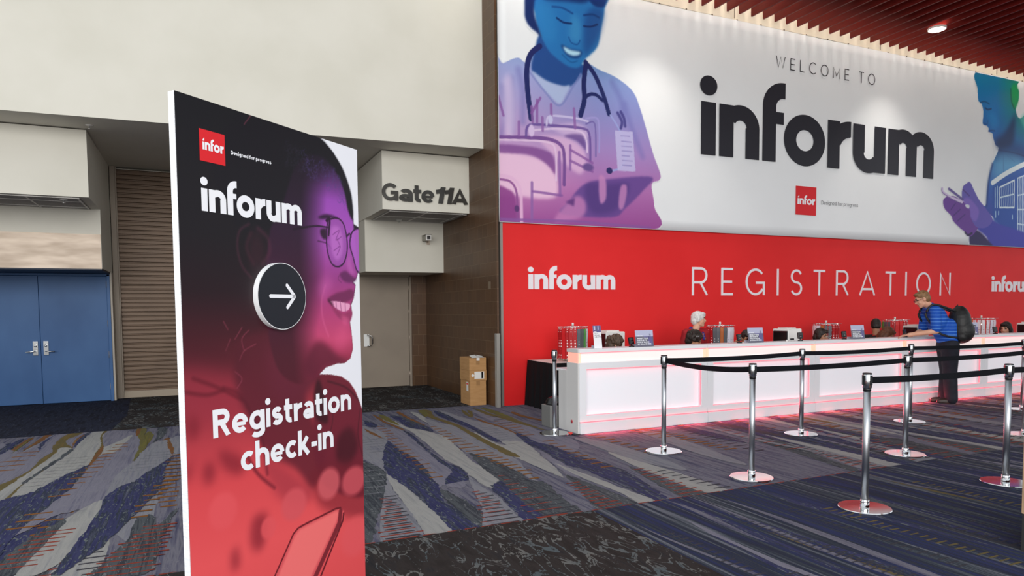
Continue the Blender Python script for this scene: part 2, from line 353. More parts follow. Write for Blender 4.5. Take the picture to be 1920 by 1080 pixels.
# ------------------------------------------------------------------ the hall
CREAM = noisy('cream_paint', rgb(206, 203, 191), rgb(212, 209, 198), 1.2, .75)
SHADOWGAP = mat('dark_gap', rgb(60, 56, 50), .8)
TILEGREY = noisy('acoustic_tile', rgb(150, 148, 146), rgb(160, 158, 156), 30, .9)
TBAR = mat('ceiling_grid_bar', rgb(205, 203, 198), .5)
STEEL = noisy('brushed_steel', rgb(156, 142, 128), rgb(184, 170, 156), 2.2, .5, .6, (1, 1, 4), 2)
TAUPE = noisy('taupe_paint', rgb(133, 121, 108), rgb(139, 127, 113), 2, .5)
CHROME = mat('chrome', (.78, .79, .80), .09, 1.)
def tile_mat():
    m = mat('brown_wall_tile', rgb(104, 80, 56), .38, spec=.4); nt = m.node_tree; N = nt.nodes; L = nt.links; b = N['Principled BSDF']
    tc = N.new('ShaderNodeTexCoord'); sp = N.new('ShaderNodeSeparateXYZ'); cb = N.new('ShaderNodeCombineXYZ'); ad = N.new('ShaderNodeMath'); ad.operation = 'ADD'
    L.new(tc.outputs['Object'], sp.inputs[0]); L.new(sp.outputs['X'], ad.inputs[0]); L.new(sp.outputs['Y'], ad.inputs[1]); L.new(ad.outputs[0], cb.inputs['X']); L.new(sp.outputs['Z'], cb.inputs['Y'])
    br = N.new('ShaderNodeTexBrick'); br.offset = .5; br.inputs['Scale'].default_value = 1.; br.inputs['Brick Width'].default_value = .2; br.inputs['Row Height'].default_value = .2
    br.inputs['Mortar Size'].default_value = .004; br.inputs['Mortar Smooth'].default_value = .3; br.inputs['Bias'].default_value = -.2
    br.inputs['Color1'].default_value = (*rgb(84, 58, 37), 1); br.inputs['Color2'].default_value = (*rgb(74, 51, 33), 1); br.inputs['Mortar'].default_value = (*rgb(102, 80, 58), 1)
    L.new(cb.outputs[0], br.inputs['Vector']); L.new(br.outputs['Color'], b.inputs['Base Color'])
    bp = N.new('ShaderNodeBump'); bp.inputs['Strength'].default_value = .25; bp.inputs['Distance'].default_value = .004; bp.invert = True; L.new(br.outputs['Fac'], bp.inputs['Height']); L.new(bp.outputs[0], b.inputs['Normal'])
    return m
TILE = tile_mat()
def sbox(name, x0, x1, y0, y1, z0, z1, m, bevel=0.): return struct(MB().box(x0, x1, y0, y1, z0, z1).build(name, m, bevel=bevel))

# upper wall: a deep fascia over the alcove (very slightly skewed in plan)
fy = lambda x: 10.379 - .0583 * (x + 2.1)
w = MB(); w.prism([(-7, fy(-7)), (4.112, fy(4.112)), (4.112, 13.9), (-7, 13.9)], lambda a, b, d: (a, b, d), 3.96, 9.2); struct(w.build('wall_upper', CREAM))
# left bay: soffit box, header, jamb
w = MB().box(-7, -1.28, 11.0, 12.25, 3.045, 3.945); w.box(-7, -1.36, 11.06, 12.2, 3.945, 3.965, 1); struct(w.build('wall_left_soffit', [CREAM, SHADOWGAP]))
w = MB().box(-6.9, -1.40, 11.09, 12.17, 3.036, 3.046)
for x in (-1.42, -2.02, -2.62, -3.22, -3.82): w.box(x - .012, x + .012, 11.07, 12.18, 3.030, 3.042, 1)
for y in (11.08, 11.42, 12.0): w.box(-6.9, -1.40, y - .012, y + .012, 3.029, 3.041, 1)
struct(w.build('ceiling_left_soffit', [TILEGREY, TBAR]))
sbox('wall_left_header', -7, -1.28, 12.2, 13.9, 2.15, 3.046, CREAM)
struct(MB().box(-7, -1.285, 12.185, 12.2, 2.145, 2.665).box(-7, -1.285, 12.19, 13.3, 2.125, 2.149, 1).build('trim_1', [STEEL, mat('dark_blue_reveal', rgb(38, 46, 62), .6)]))
sbox('wall_left_side', -1.36, -1.281, 12.26, 13.9, 3.046, 3.959, CREAM)
sbox('wall_left_jamb', -1.335, -1.268, 13.30, 13.9, 0, 2.15, mat('beige_jamb', rgb(168, 160, 148), .6))
sbox('wall_left', -7, -1.335, 13.42, 13.9, 0, 2.2, CREAM)
sbox('wall_alcove', -1.3, 4.2, 13.78, 13.9, 0, 3.97, CREAM)
# right bay: gate box, header, side walls, tiled wall
w = MB().box(2.672, 4.112, 10.65, 13.8, 3.05, 3.945); w.box(2.76, 4.11, 10.70, 12.0, 3.945, 3.965, 1); struct(w.build('wall_gate_soffit', [CREAM, SHADOWGAP]))
w = MB().box(2.80, 4.10, 10.74, 11.95, 3.04, 3.051)
for x in (2.82, 3.42, 4.02): w.box(x - .011, x + .011, 10.73, 11.96, 3.035, 3.047, 1)
for y in (10.76, 11.36, 11.93): w.box(2.80, 4.10, y - .011, y + .011, 3.034, 3.046, 1)
struct(w.build('ceiling_gate_soffit', [TILEGREY, TBAR]))
sbox('wall_gate_header', 2.685, 4.112, 11.97, 13.8, 2.155, 3.051, CREAM)
sbox('wall_gate_side', 2.60, 2.70, 13.03, 13.8, 0, 2.16, CREAM)
struct(MB().box(3.80, 4.112, 13.06, 13.8, 0, 2.16).build('wall_gate', TILE))
struct(MB().box(4.108, 4.14, 9.54, 13.9, 0, 9.2).build('wall_tile', TILE))
sbox('trim_2', 4.088, 4.146, 9.515, 9.60, 0, 1.12, mat('grey_corner_guard', rgb(140, 136, 130), .45), .006)
struct(MB().box(4.14, 22, 9.78, 9.95, 0, 9.2).build('wall_banner', CREAM))
# fascia strip between the banner and the slatted ceiling
w = MB().box(4.3, 22, 9.618, 9.78, 6.48, 7.6); w.box(4.3, 22, 9.605, 9.619, 6.494, 6.515, 0)
for x in np.arange(4.9, 22, .55): w.box(x - .012, x + .012, 9.596, 9.606, 6.488, 6.506, 1)
for x in (5.0, 8.7, 12.4, 16.1): w.box(x - .006, x + .006, 9.612, 9.619, 6.50, 7.5, 1)
struct(w.build('trim_3', [noisy('cream_fascia', rgb(226, 216, 196), rgb(232, 223, 205), 2, .6), mat('brown_clip', rgb(98, 82, 60), .6)]))
# slatted ceiling over the registration side
SLAT = noisy('dark_red_slat', rgb(106, 21, 16), rgb(118, 26, 20), 6, .5, 0, (8, .6, 8), spec=.3)
ceil = thing('ceiling', None, None, (0, 0, 0), kind='structure')
VOID = mat('dark_ceiling_void', rgb(24, 14, 13), .9)
struct(MB().box(4.2, 22, -1.5, 9.56, 7.28, 7.34).build('ceiling_backing', VOID)); bpy.data.objects['ceiling_backing'].parent = ceil
proto = None
for i in range(60):
    x = 4.64 + .2715 * i
    if proto is None: proto = MB().box(-.016, .016, -1.4, 9.50, 6.55, 7.05).build('slat', SLAT, ceil, .003); o = proto
    else: o = proto.copy(); COL.objects.link(o)
    o.location.x = x; o['kind'] = 'structure'
DLY = [(12.459,8.510)][0][1]
# recessed downlights between the slats, near the banner wall
GLOW = mat('lamp_glow', (1, .9, .8), .5, emit=(1, .86, .74), estr=9.)
for i, (x, lb) in enumerate((([(12.459,8.510)][0][0], 'round white downlight glowing between the red ceiling slats above the banner'), (6.9, 'round downlight between the ceiling slats, above the upper picture edge'), (18.0, 'round downlight between the ceiling slats beyond the right picture edge'))):
    t = thing('downlight', lb, 'ceiling light', (x, DLY, 6.512))
    MB().lathe([(.142, 0), (.152, .004), (.152, .036), (.136, .036), (.136, .002), (.142, 0)], n=40, smooth=False, caps=False).build('trim_ring', mat('white_lamp_trim', (.8, .78, .75), .4), t)
    MB().lathe([(.1355, .003), (.1355, .014)], n=40, smooth=False).build('lens', GLOW, t)
    spot_light('downlight_beam', (x, DLY, 6.49), (x + .05, DLY + .75, 3.2), 95, 85, 1.)

area_light('fascia_fill', (12.5, 9.05, 7.15), (12.5, 9.56, 6.6), 17, .08, 200, (1., .93, .82))  # unseen lamp added above the slats to brighten the fascia strip

# ------------------------------------------------------------------ carpet: one floor mesh, woven ribbons as faces of their own yarn colour
def carpet(name, cs, pos, sx=26., sy=1.6, fleck=None, fl=.62, scale=1.):
    m = mat(name, cs[0], .95, spec=.12); nt = m.node_tree; N = nt.nodes; L = nt.links; b = N['Principled BSDF']
    tc = N.new('ShaderNodeTexCoord'); mp = N.new('ShaderNodeMapping'); mp.inputs['Scale'].default_value = (sx, sy, 1)
    nz = N.new('ShaderNodeTexNoise'); nz.inputs['Scale'].default_value = scale; nz.inputs['Detail'].default_value = 5; nz.inputs['Roughness'].default_value = .62; nz.inputs['Distortion'].default_value = .4
    rp = N.new('ShaderNodeValToRGB'); r = rp.color_ramp
    while len(r.elements) < len(cs): r.elements.new(.5)
    for e, p, c in zip(r.elements, pos, cs): e.position = p; e.color = (*c, 1)
    L.new(tc.outputs['Object'], mp.inputs[0]); L.new(mp.outputs[0], nz.inputs['Vector']); L.new(nz.outputs['Fac'], rp.inputs[0])
    out = rp.outputs[0]
    if fleck:
        m2 = N.new('ShaderNodeMapping'); m2.inputs['Scale'].default_value = (34, 9, 1); n2 = N.new('ShaderNodeTexNoise'); n2.inputs['Scale'].default_value = 1.3; n2.inputs['Detail'].default_value = 6; n2.inputs['Distortion'].default_value = 1.2
        r2 = N.new('ShaderNodeValToRGB'); r2.color_ramp.elements[0].position = fl; r2.color_ramp.elements[1].position = fl + .035
        mx = N.new('ShaderNodeMix'); mx.data_type = 'RGBA'; mx.inputs[7].default_value = (*fleck, 1)
        L.new(tc.outputs['Object'], m2.inputs[0]); L.new(m2.outputs[0], n2.inputs['Vector']); L.new(n2.outputs['Fac'], r2.inputs[0]); L.new(r2.outputs[0], mx.inputs[0]); L.new(out, mx.inputs[6]); out = mx.outputs[2]
    n3 = N.new('ShaderNodeTexNoise'); n3.inputs['Scale'].default_value = 420; n3.inputs['Detail'].default_value = 2
    hv = N.new('ShaderNodeMix'); hv.data_type = 'RGBA'; hv.blend_type = 'MULTIPLY'; hv.inputs[0].default_value = .55
    r3 = N.new('ShaderNodeValToRGB'); r3.color_ramp.elements[0].position = .3; r3.color_ramp.elements[1].position = .7; r3.color_ramp.elements[0].color = (.45, .45, .45, 1); r3.color_ramp.elements[1].color = (1.3, 1.3, 1.3, 1)
    L.new(tc.outputs['Object'], n3.inputs['Vector']); L.new(n3.outputs['Fac'], r3.inputs[0]); L.new(out, hv.inputs[6]); L.new(r3.outputs[0], hv.inputs[7]); L.new(hv.outputs[2], b.inputs['Base Color'])
    bp = N.new('ShaderNodeBump'); bp.inputs['Strength'].default_value = .35; bp.inputs['Distance'].default_value = .004; L.new(n3.outputs['Fac'], bp.inputs['Height']); L.new(bp.outputs[0], b.inputs['Normal'])
    return m
R_ = rgb
def charcoal_carpet(name, base, line, line2):
    m = carpet(name, base, [.4, .55, .7], 13, 2.6); nt = m.node_tree; N = nt.nodes; L = nt.links; b = N['Principled BSDF']; src = b.inputs['Base Color'].links[0].from_socket
    tc = N.new('ShaderNodeTexCoord')
    def nz(sc, det, dist, s=1.):
        mp = N.new('ShaderNodeMapping'); mp.inputs['Scale'].default_value = sc; n = N.new('ShaderNodeTexNoise'); n.inputs['Scale'].default_value = s; n.inputs['Detail'].default_value = det; n.inputs['Distortion'].default_value = dist
        L.new(tc.outputs['Object'], mp.inputs[0]); L.new(mp.outputs[0], n.inputs['Vector']); return n.outputs['Fac']
    def mth(op, a, v=None, c=None):
        q = N.new('ShaderNodeMath'); q.operation = op; q.use_clamp = False
        L.new(a, q.inputs[0])
        if v is not None: (L.new(v, q.inputs[1]) if not isinstance(v, (int, float)) else setattr(q.inputs[1], 'default_value', v))
        return q.outputs[0]
    ln = mth('ABSOLUTE', mth('SUBTRACT', nz((8.5, 3.2, 1), 3, 1.4), .5)); sp = nz((70, 40, 1), 3, 0); ln = mth('ADD', ln, mth('MULTIPLY', mth('SUBTRACT', sp, .5), .10))
    msk = nz((3.2, 2.2, 1), 2, .6); lim = mth('MULTIPLY', mth('SUBTRACT', msk, .40), .17); on = mth('LESS_THAN', ln, lim)
    mx = N.new('ShaderNodeMix'); mx.data_type = 'RGBA'; L.new(on, mx.inputs[0]); L.new(src, mx.inputs[6]); rp = N.new('ShaderNodeValToRGB'); rp.color_ramp.elements[0].position = .42; rp.color_ramp.elements[1].position = .56; rp.color_ramp.elements[0].color = (*line, 1); rp.color_ramp.elements[1].color = (*line2, 1)
    L.new(nz((2.5, 2.5, 1), 2, 0), rp.inputs[0]); L.new(rp.outputs[0], mx.inputs[7]); L.new(mx.outputs[2], b.inputs['Base Color']); return m
CM = [carpet('carpet_ground', [R_(72, 72, 90), R_(110, 108, 118), R_(86, 85, 102), R_(56, 57, 82)], [.3, .45, .56, .7], fleck=R_(124, 122, 128), fl=.66),      # 0
      carpet('carpet_light', [R_(104, 105, 114), R_(126, 126, 132), R_(116, 116, 126), R_(94, 95, 108)], [.3, .5, .6, .76]),                                   # 1
      carpet('carpet_blue', [R_(38, 40, 74), R_(56, 58, 92), R_(42, 48, 60), R_(84, 86, 106)], [.32, .48, .56, .70], fleck=R_(98, 104, 104), fl=.60),                   # 2
      carpet('carpet_beige', [R_(134, 134, 134), R_(150, 149, 146), R_(124, 125, 130)], [.35, .55, .75]),                                                          # 3
      carpet('carpet_teal', [R_(54, 60, 66), R_(78, 82, 86), R_(46, 50, 58), R_(98, 100, 104)], [.3, .48, .58, .74], fleck=R_(112, 114, 116), fl=.62),                # 4
      carpet('carpet_gold', [R_(112, 92, 52), R_(92, 84, 56), R_(104, 84, 46)], [.35, .5, .7], 30, 2),                                                            # 5
      carpet('carpet_rung_gold', [R_(112, 68, 28), R_(124, 82, 38)], [.4, .6]),                                                                                  # 6
      carpet('carpet_rung_red', [R_(138, 54, 38), R_(116, 54, 44)], [.4, .6]),                                                                                   # 7
      charcoal_carpet('carpet_charcoal', [R_(41, 37, 36), R_(49, 44, 43), R_(38, 38, 41)], R_(74, 82, 86), R_(98, 97, 95)),                          # 8
      carpet('carpet_streak_blue', [R_(44, 44, 48), R_(42, 50, 88), R_(38, 42, 56), R_(58, 66, 74), R_(104, 106, 116), R_(42, 42, 48)], [.32, .42, .5, .57, .64, .72], 18, .34),  # 9
      carpet('carpet_rung_dark', [R_(50, 52, 60), R_(62, 60, 66)], [.4, .6]),                                                                                    # 10
      carpet('carpet_navy', [R_(28, 28, 38), R_(40, 44, 60), R_(32, 32, 42)], [.4, .55, .7], 20, 3., fleck=R_(88, 92, 104), fl=.65),                                 # 11
      carpet('carpet_lilac', [R_(100, 98, 112), R_(118, 116, 128), R_(86, 85, 104)], [.3, .5, .72], 30, 1.2),                                                       # 12
      carpet('carpet_orange', [R_(120, 78, 46), R_(104, 72, 46), R_(126, 96, 60)], [.35, .55, .7], 30, 2),                                                         # 13
      carpet('carpet_olive', [R_(104, 98, 52), R_(92, 88, 56), R_(112, 96, 50)], [.35, .55, .7], 30, 2)]                                                           # 14
fl = MB(); ZL = [0.]
def lay(pts, mi, smooth=True, dx=0., fray=1.):
    ZL[0] += 7e-6
    P = catmull(pts, 9) if smooth else np.array(pts)
    J = RNG.normal(0, .0055 * fray, P.shape) * ((1.3, 2.2) if mi in (2, 4, 12) else (.7, 1.2))
    Q = P + J
    for tri in tessellate_polygon([[Vector((a, b, 0)) for a, b in Q]]):
        a, b, c = (Q[i] for i in tri); cr = (b[0] - a[0]) * (c[1] - a[1]) - (b[1] - a[1]) * (c[0] - a[0])
        if abs(cr) > 1e-8: fl.face([(q[0] + dx, q[1], ZL[0]) for q in ((a, b, c) if cr > 0 else (a, c, b))], mi)
def rungs(p, q, n, w, th, mi, w2=None, jitter=.12, dx=0.):
    ZL[0] += 7e-6
    for k in range(n):
        t = k / max(n - 1, 1); x = dx + p[0] + (q[0] - p[0]) * t; y = p[1] + (q[1] - p[1]) * t; ww = (w + ((w2 or w) - w) * t) * random.uniform(1 - jitter * 2, 1 + jitter); x += random.uniform(-.015, .015)
        fl.face([(x - ww / 2, y, ZL[0]), (x + ww / 2, y + random.uniform(-.006, .006), ZL[0]), (x + ww / 2, y + th, ZL[0]), (x - ww / 2, y + th, ZL[0])], mi)
fl.face([(-9, -3, 0), (24, -3, 0), (24, 14, 0), (-9, 14, 0)], 0)
SEAM = 4.30; BACK = 9.92; rr = random.Random(5)
def ribbon(x, y0, y1, w, mi, sway, ph, lean=0.):
    n = 9; L = []; Rr = []
    for k in range(n):
        t = k / (n - 1); y = y0 + (y1 - y0) * t; c = x + lean * t + sway * math.sin(ph + t * 4.2); ww = w * math.sin(PI * min(max(t, .02), .98)) ** .7
        L.append((c - ww / 2, y)); Rr.append((c + ww / 2, y))
    lay(L + Rr[::-1], mi, True, 0., min(1., w / .16) ** 2)
# one woven repeat of the pattern (about 4.45 m wide), then its copies sideways
SHAPES = [
 (12, [(2.001,8.631),(2.276,8.220),(2.136,6.756),(2.154,6.128),(2.111,5.712),(1.976,5.340),(1.852,5.487),(1.795,5.472),(1.932,6.399),(1.934,7.668)]),
 (12, [(3.626,9.401),(3.747,8.975),(3.794,8.501),(3.789,7.802),(3.748,7.294),(3.835,6.701),(3.513,6.185),(3.406,6.846),(3.496,7.507),(3.515,8.233)]),
 (1, [(1.858,8.751),(1.966,8.485),(2.020,8.196),(1.964,7.804),(1.816,7.303),(1.709,6.972),(1.611,6.559),(1.513,6.102),(1.468,5.888),(1.524,6.345),(1.478,6.730),(1.473,6.969)]),
 (4, [(1.408,6.885),(1.467,6.678),(1.521,6.427),(1.537,6.157),(1.466,5.856),(1.365,5.518),(1.244,5.127),(1.120,4.797),(0.998,4.384),(0.881,4.366)]),
 (1, [(1.510,6.022),(1.440,5.563),(1.407,5.226),(1.383,4.792),(1.320,4.331),(1.334,4.325),(1.222,4.322),(1.104,4.316),(1.027,4.315),(1.116,4.680),(1.288,5.285),(1.426,5.741)]),
 (3, [(1.528,6.121),(1.548,5.815),(1.554,5.306),(1.546,4.944),(1.541,4.652),(1.523,4.318),(1.418,4.310),(1.332,4.320),(1.383,4.792),(1.415,5.222),(1.451,5.642)]),
 (2, [(1.934,7.668),(1.940,7.377),(1.914,7.056),(1.936,6.797),(1.932,6.399),(1.883,5.965),(1.840,5.703),(1.801,5.427),(1.709,5.041),(1.715,4.792),(1.702,4.512),(1.715,4.302),(1.527,4.319),(1.541,4.652),(1.546,4.944),(1.554,5.306),(1.548,5.815),(1.532,6.159),(1.611,6.559),(1.704,6.974),(1.825,7.366)]),
 (4, [(1.801,5.427),(1.827,5.210),(1.856,4.968),(1.861,4.688),(1.826,4.512),(1.736,4.292),(1.713,4.297),(1.702,4.512),(1.715,4.792),(1.720,5.072)]),
 (2, [(2.269,8.401),(2.294,8.039),(2.248,7.435),(2.177,6.736),(2.164,6.282),(2.214,6.047),(2.161,5.733),(2.118,5.565),(2.159,5.699),(2.041,5.267),(1.966,4.951),(1.849,4.900),(1.844,5.202),(1.861,5.482),(2.069,5.892),(2.094,5.957),(2.106,6.311),(2.153,6.809),(2.188,7.321),(2.249,7.978)]),
 (3, [(2.255,9.194),(2.365,9.032),(2.379,8.436),(2.483,8.201),(2.558,7.903),(2.606,7.555),(2.530,7.078),(2.482,6.706),(2.411,6.268),(2.401,5.953),(2.359,5.588),(2.358,5.413),(2.311,5.281),(2.202,5.228),(2.162,5.333),(2.183,5.687),(2.179,5.724),(2.214,6.047),(2.196,6.376),(2.247,6.952),(2.308,7.629),(2.334,8.278)]),
 (2, [(2.438,9.485),(2.408,8.907),(2.405,8.423),(2.507,8.189),(2.570,7.982),(2.631,8.306),(2.606,8.703),(2.578,9.243)]), (13, [(2.649,9.790),(2.633,9.214),(2.632,8.690),(2.631,8.494),(2.580,8.618),(2.578,9.133),(2.591,9.698)]), (3, [(2.794,9.714),(2.849,9.563),(2.825,9.114),(2.762,8.622),(2.711,8.749),(2.744,9.268)]),
 (4, [(2.549,9.484),(2.579,9.026),(2.606,8.412),(2.570,7.982),(2.580,8.426),(2.526,8.845)]),
 (1, [(2.796,9.020),(2.866,8.568),(2.960,8.230),(2.909,7.479),(2.878,6.901),(2.851,6.396),(2.821,6.062),(2.716,5.646),(2.638,5.307),(2.664,5.128),(2.593,5.185),(2.625,5.596),(2.625,5.841),(2.622,6.151),(2.586,6.409),(2.503,6.632),(2.541,7.072),(2.606,7.633),(2.631,8.125)]),
 (1, [(3.212,9.644),(3.263,9.347),(3.290,8.872),(3.335,8.529),(3.416,8.185),(3.444,7.620),(3.336,7.105),(3.257,6.709),(3.131,6.194),(3.078,6.343),(3.051,6.611),(3.063,7.020),(3.115,7.535),(3.162,8.126),(3.156,8.726),(3.132,9.066)]),
 (3, [(3.063,7.020),(3.201,7.024),(3.273,6.913),(3.225,6.590),(3.131,6.194),(3.090,6.368),(3.051,6.611)]),
 (3, [(3.016,7.753),(2.982,6.989),(3.060,6.775),(3.106,6.454),(3.103,6.091),(3.019,5.696),(2.895,5.276),(2.876,5.470),(2.869,5.771),(2.863,6.154),(2.853,6.456),(2.878,6.901)]),
 (2, [(3.101,9.313),(3.126,8.958),(3.174,8.561),(3.147,8.087),(3.105,7.581),(3.072,7.074),(3.010,7.120),(3.032,7.577),(3.069,8.081),(3.049,8.474),(3.040,8.894)]),
 (5, [(2.988,9.800),(2.880,9.086),(2.922,8.640),(2.944,8.145),(2.883,7.413),(2.854,6.845),(2.829,6.347),(2.916,6.214),(2.943,6.601),(2.951,7.077),(2.988,7.683),(3.025,8.368),(2.993,8.758),(2.982,9.201),(3.088,9.684)]),
 (13, [(3.426,8.801),(3.437,8.425),(3.476,7.964),(3.433,7.372),(3.409,7.384),(3.430,7.895),(3.389,8.348)]), (13, [(4.056,8.931),(4.036,8.484),(4.142,8.059),(4.171,8.116),(4.114,8.610),(4.129,9.014)]),
 (5, [(3.757,9.694),(3.771,9.325),(3.777,8.843),(3.833,8.589),(3.849,8.262),(3.851,7.865),(3.841,7.416),(3.789,7.802),(3.747,8.113),(3.727,8.536),(3.677,9.011)]), (14, [(3.862,9.639),(3.937,9.301),(3.915,8.771),(3.868,8.304),(3.833,8.589),(3.797,8.890)]),
 (13, [(2.230,9.709),(2.261,9.408),(2.249,8.989),(2.287,8.624),(2.299,8.252),(2.259,8.361),(2.232,8.749),(2.207,9.062)]), (14, [(2.308,9.668),(2.368,9.521),(2.363,9.138),(2.336,8.646),(2.292,8.866),(2.268,9.187)]), (14, [(2.944,9.823),(3.015,9.722),(2.928,9.287),(2.840,9.162),(2.892,9.541)]), (13, [(1.871,8.588),(1.902,8.325),(1.921,8.064),(1.926,7.808),(1.880,8.004),(1.856,8.246)]),
 (2, [(3.132,9.661),(3.177,9.391),(3.149,8.709),(3.089,8.761),(3.033,9.062)]), (5, [(3.535,9.576),(3.514,9.336),(3.424,8.858),(3.389,8.876),(3.429,9.200)]), (5, [(3.588,9.484),(3.593,9.295),(3.430,8.855),(3.458,9.010)]), (2, [(2.017,9.212),(2.074,9.131),(2.072,8.688),(1.988,8.637),(1.950,8.846)]),
 (4, [(2.514,6.596),(2.586,6.409),(2.616,6.137),(2.625,5.841),(2.625,5.596),(2.586,5.333),(2.673,5.167),(2.569,4.729),(2.509,4.298),(2.333,4.295),(2.208,4.326),(2.235,4.710),(2.296,5.059),(2.341,5.376),(2.369,5.595),(2.401,5.953)]),
 (2, [(2.350,5.395),(2.289,5.022),(2.237,4.674),(2.206,4.321),(2.032,4.285),(2.081,4.547),(2.143,4.901),(2.185,5.237)]),
 (1, [(2.155,5.677),(2.134,5.369),(2.128,5.101),(2.106,4.773),(2.055,4.431),(2.029,4.278),(1.869,4.278),(1.736,4.292),(1.840,4.568),(1.934,4.858),(2.018,5.196)]),
 (2, [(3.435,7.471),(3.460,7.277),(3.406,6.846),(3.472,6.600),(3.465,6.337),(3.452,6.033),(3.535,5.518),(3.435,4.859),(3.287,4.306),(3.164,4.292),(3.199,4.900),(3.202,5.473),(3.157,5.774),(3.274,6.518),(3.262,6.776)]),
 (12, [(3.241,6.453),(3.157,5.774),(3.069,5.281),(2.911,5.182),(2.999,5.486),(3.101,6.000)]), (3, [(3.088,5.808),(3.123,5.338),(3.144,4.816),(3.164,4.292),(3.017,4.279),(3.055,4.650),(3.032,5.217)]),
 (4, [(2.958,5.336),(2.989,5.042),(3.014,4.704),(2.990,4.317),(2.662,4.291),(2.764,4.693)]), (3, [(3.833,6.039),(3.865,5.467),(3.900,4.909),(3.870,4.267),(3.661,4.357),(3.674,4.898),(3.721,5.491)]),
 (4, [(3.649,5.386),(3.622,4.829),(3.655,4.374),(3.694,4.300),(3.433,4.272),(3.476,4.689)]), (1, [(3.898,6.841),(4.087,6.543),(4.126,5.567),(4.029,5.016),(3.865,5.467),(3.852,6.167)]), (1, [(4.824,6.908),(4.982,6.645),(4.825,5.561),(4.658,4.927),(4.586,5.462),(4.680,6.242)])]
def rung_set(dx):
    def rl(P, n, w, mi, w2=None, th=.036): rungs(P[0], P[1], n, w, th, mi, w2=w2, dx=dx)
    rl([(2.093,8.630),(1.992,7.386)], 8, .10, 6, .13); rl([(1.961,7.229),(1.903,5.770)], 9, .15, 6, .13); rl([(2.180,8.493),(2.104,7.124)], 9, .12, 12, .16, .01)
    rl([(2.704,8.306),(2.618,6.688)], 10, .09, 6, .25, .040); rl([(2.651,6.509),(2.685,5.652)], 8, .22, 6, .13, .038); rl([(2.675,5.514),(2.659,5.349)], 2, .09, 6)
    rl([(1.321,5.287),(1.169,4.301)], 12, .08, 7, .28, .020); rl([(1.346,5.331),(1.185,4.332)], 12, .10, 10, .24, .024); rl([(2.037,5.166),(1.876,4.294)], 10, .07, 7, .32, .020); rl([(2.064,5.094),(1.908,4.307)], 10, .10, 10, .26, .020)
    rl([(2.470,5.642),(2.361,4.345)], 13, .15, 10, .32, .018); rl([(2.425,5.567),(2.288,4.317)], 9, .06, 7, .3, .018); rl([(3.620,8.329),(3.519,7.247)], 7, .20, 6, .16); rl([(3.690,8.719),(3.644,8.166)], 3, .2, 10); rl([(3.550,6.816),(3.443,5.443)], 9, .14, 6, .14)
    rl([(4.975,6.956),(5.042,5.565)], 14, .26, 6, .16); rl([(4.205,7.043),(4.210,5.815)], 9, .14, 6); rl([(2.866,5.066),(2.780,4.285)], 11, .12, 7, .26, .020); rl([(3.679,5.235),(3.562,4.286)], 11, .14, 7, .24, .020)
    rl([(1.773,7.825),(1.679,7.111)], 6, .26, 10, .2, .008); rl([(3.294,7.965),(3.144,6.871)], 9, .24, 10, .12, .008); rl([(1.503,6.490),(1.266,5.487)], 6, .2, 1, .2, .01)
    rl([(3.811,5.081),(3.921,4.188)], 10, .12, 10, .2, .024)
for dx in (-8.9, -4.45, 4.45, 8.9, 13.35, 0.):
    for mi, P in SHAPES: lay(P, mi, True, dx)
    rung_set(dx)
for i in range(110):
    xx = rr.uniform(4.6, 17); y0 = rr.uniform(4.4, 8.2)
    if xx < 5.2 and y0 > 6: continue
    ribbon(xx, y0, min(y0 + rr.uniform(1.2, 2.8), 9.6), rr.uniform(.05, .22), rr.choice([1, 2, 2, 4, 3, 0, 12, 1, 10]), .05, rr.uniform(0, 6), rr.uniform(-.1, .18))
for i in range(42):
    xx = rr.uniform(4.7, 15); y0 = rr.uniform(4.4, 6.9); far = y0 > 5.6
    rungs((xx, y0), (xx + rr.uniform(-.1, .2), y0 + 1.5), rr.randint(9, 13), rr.uniform(.12, .2), .034 if far else .02, 6 if far else rr.choice([7, 10, 10]))
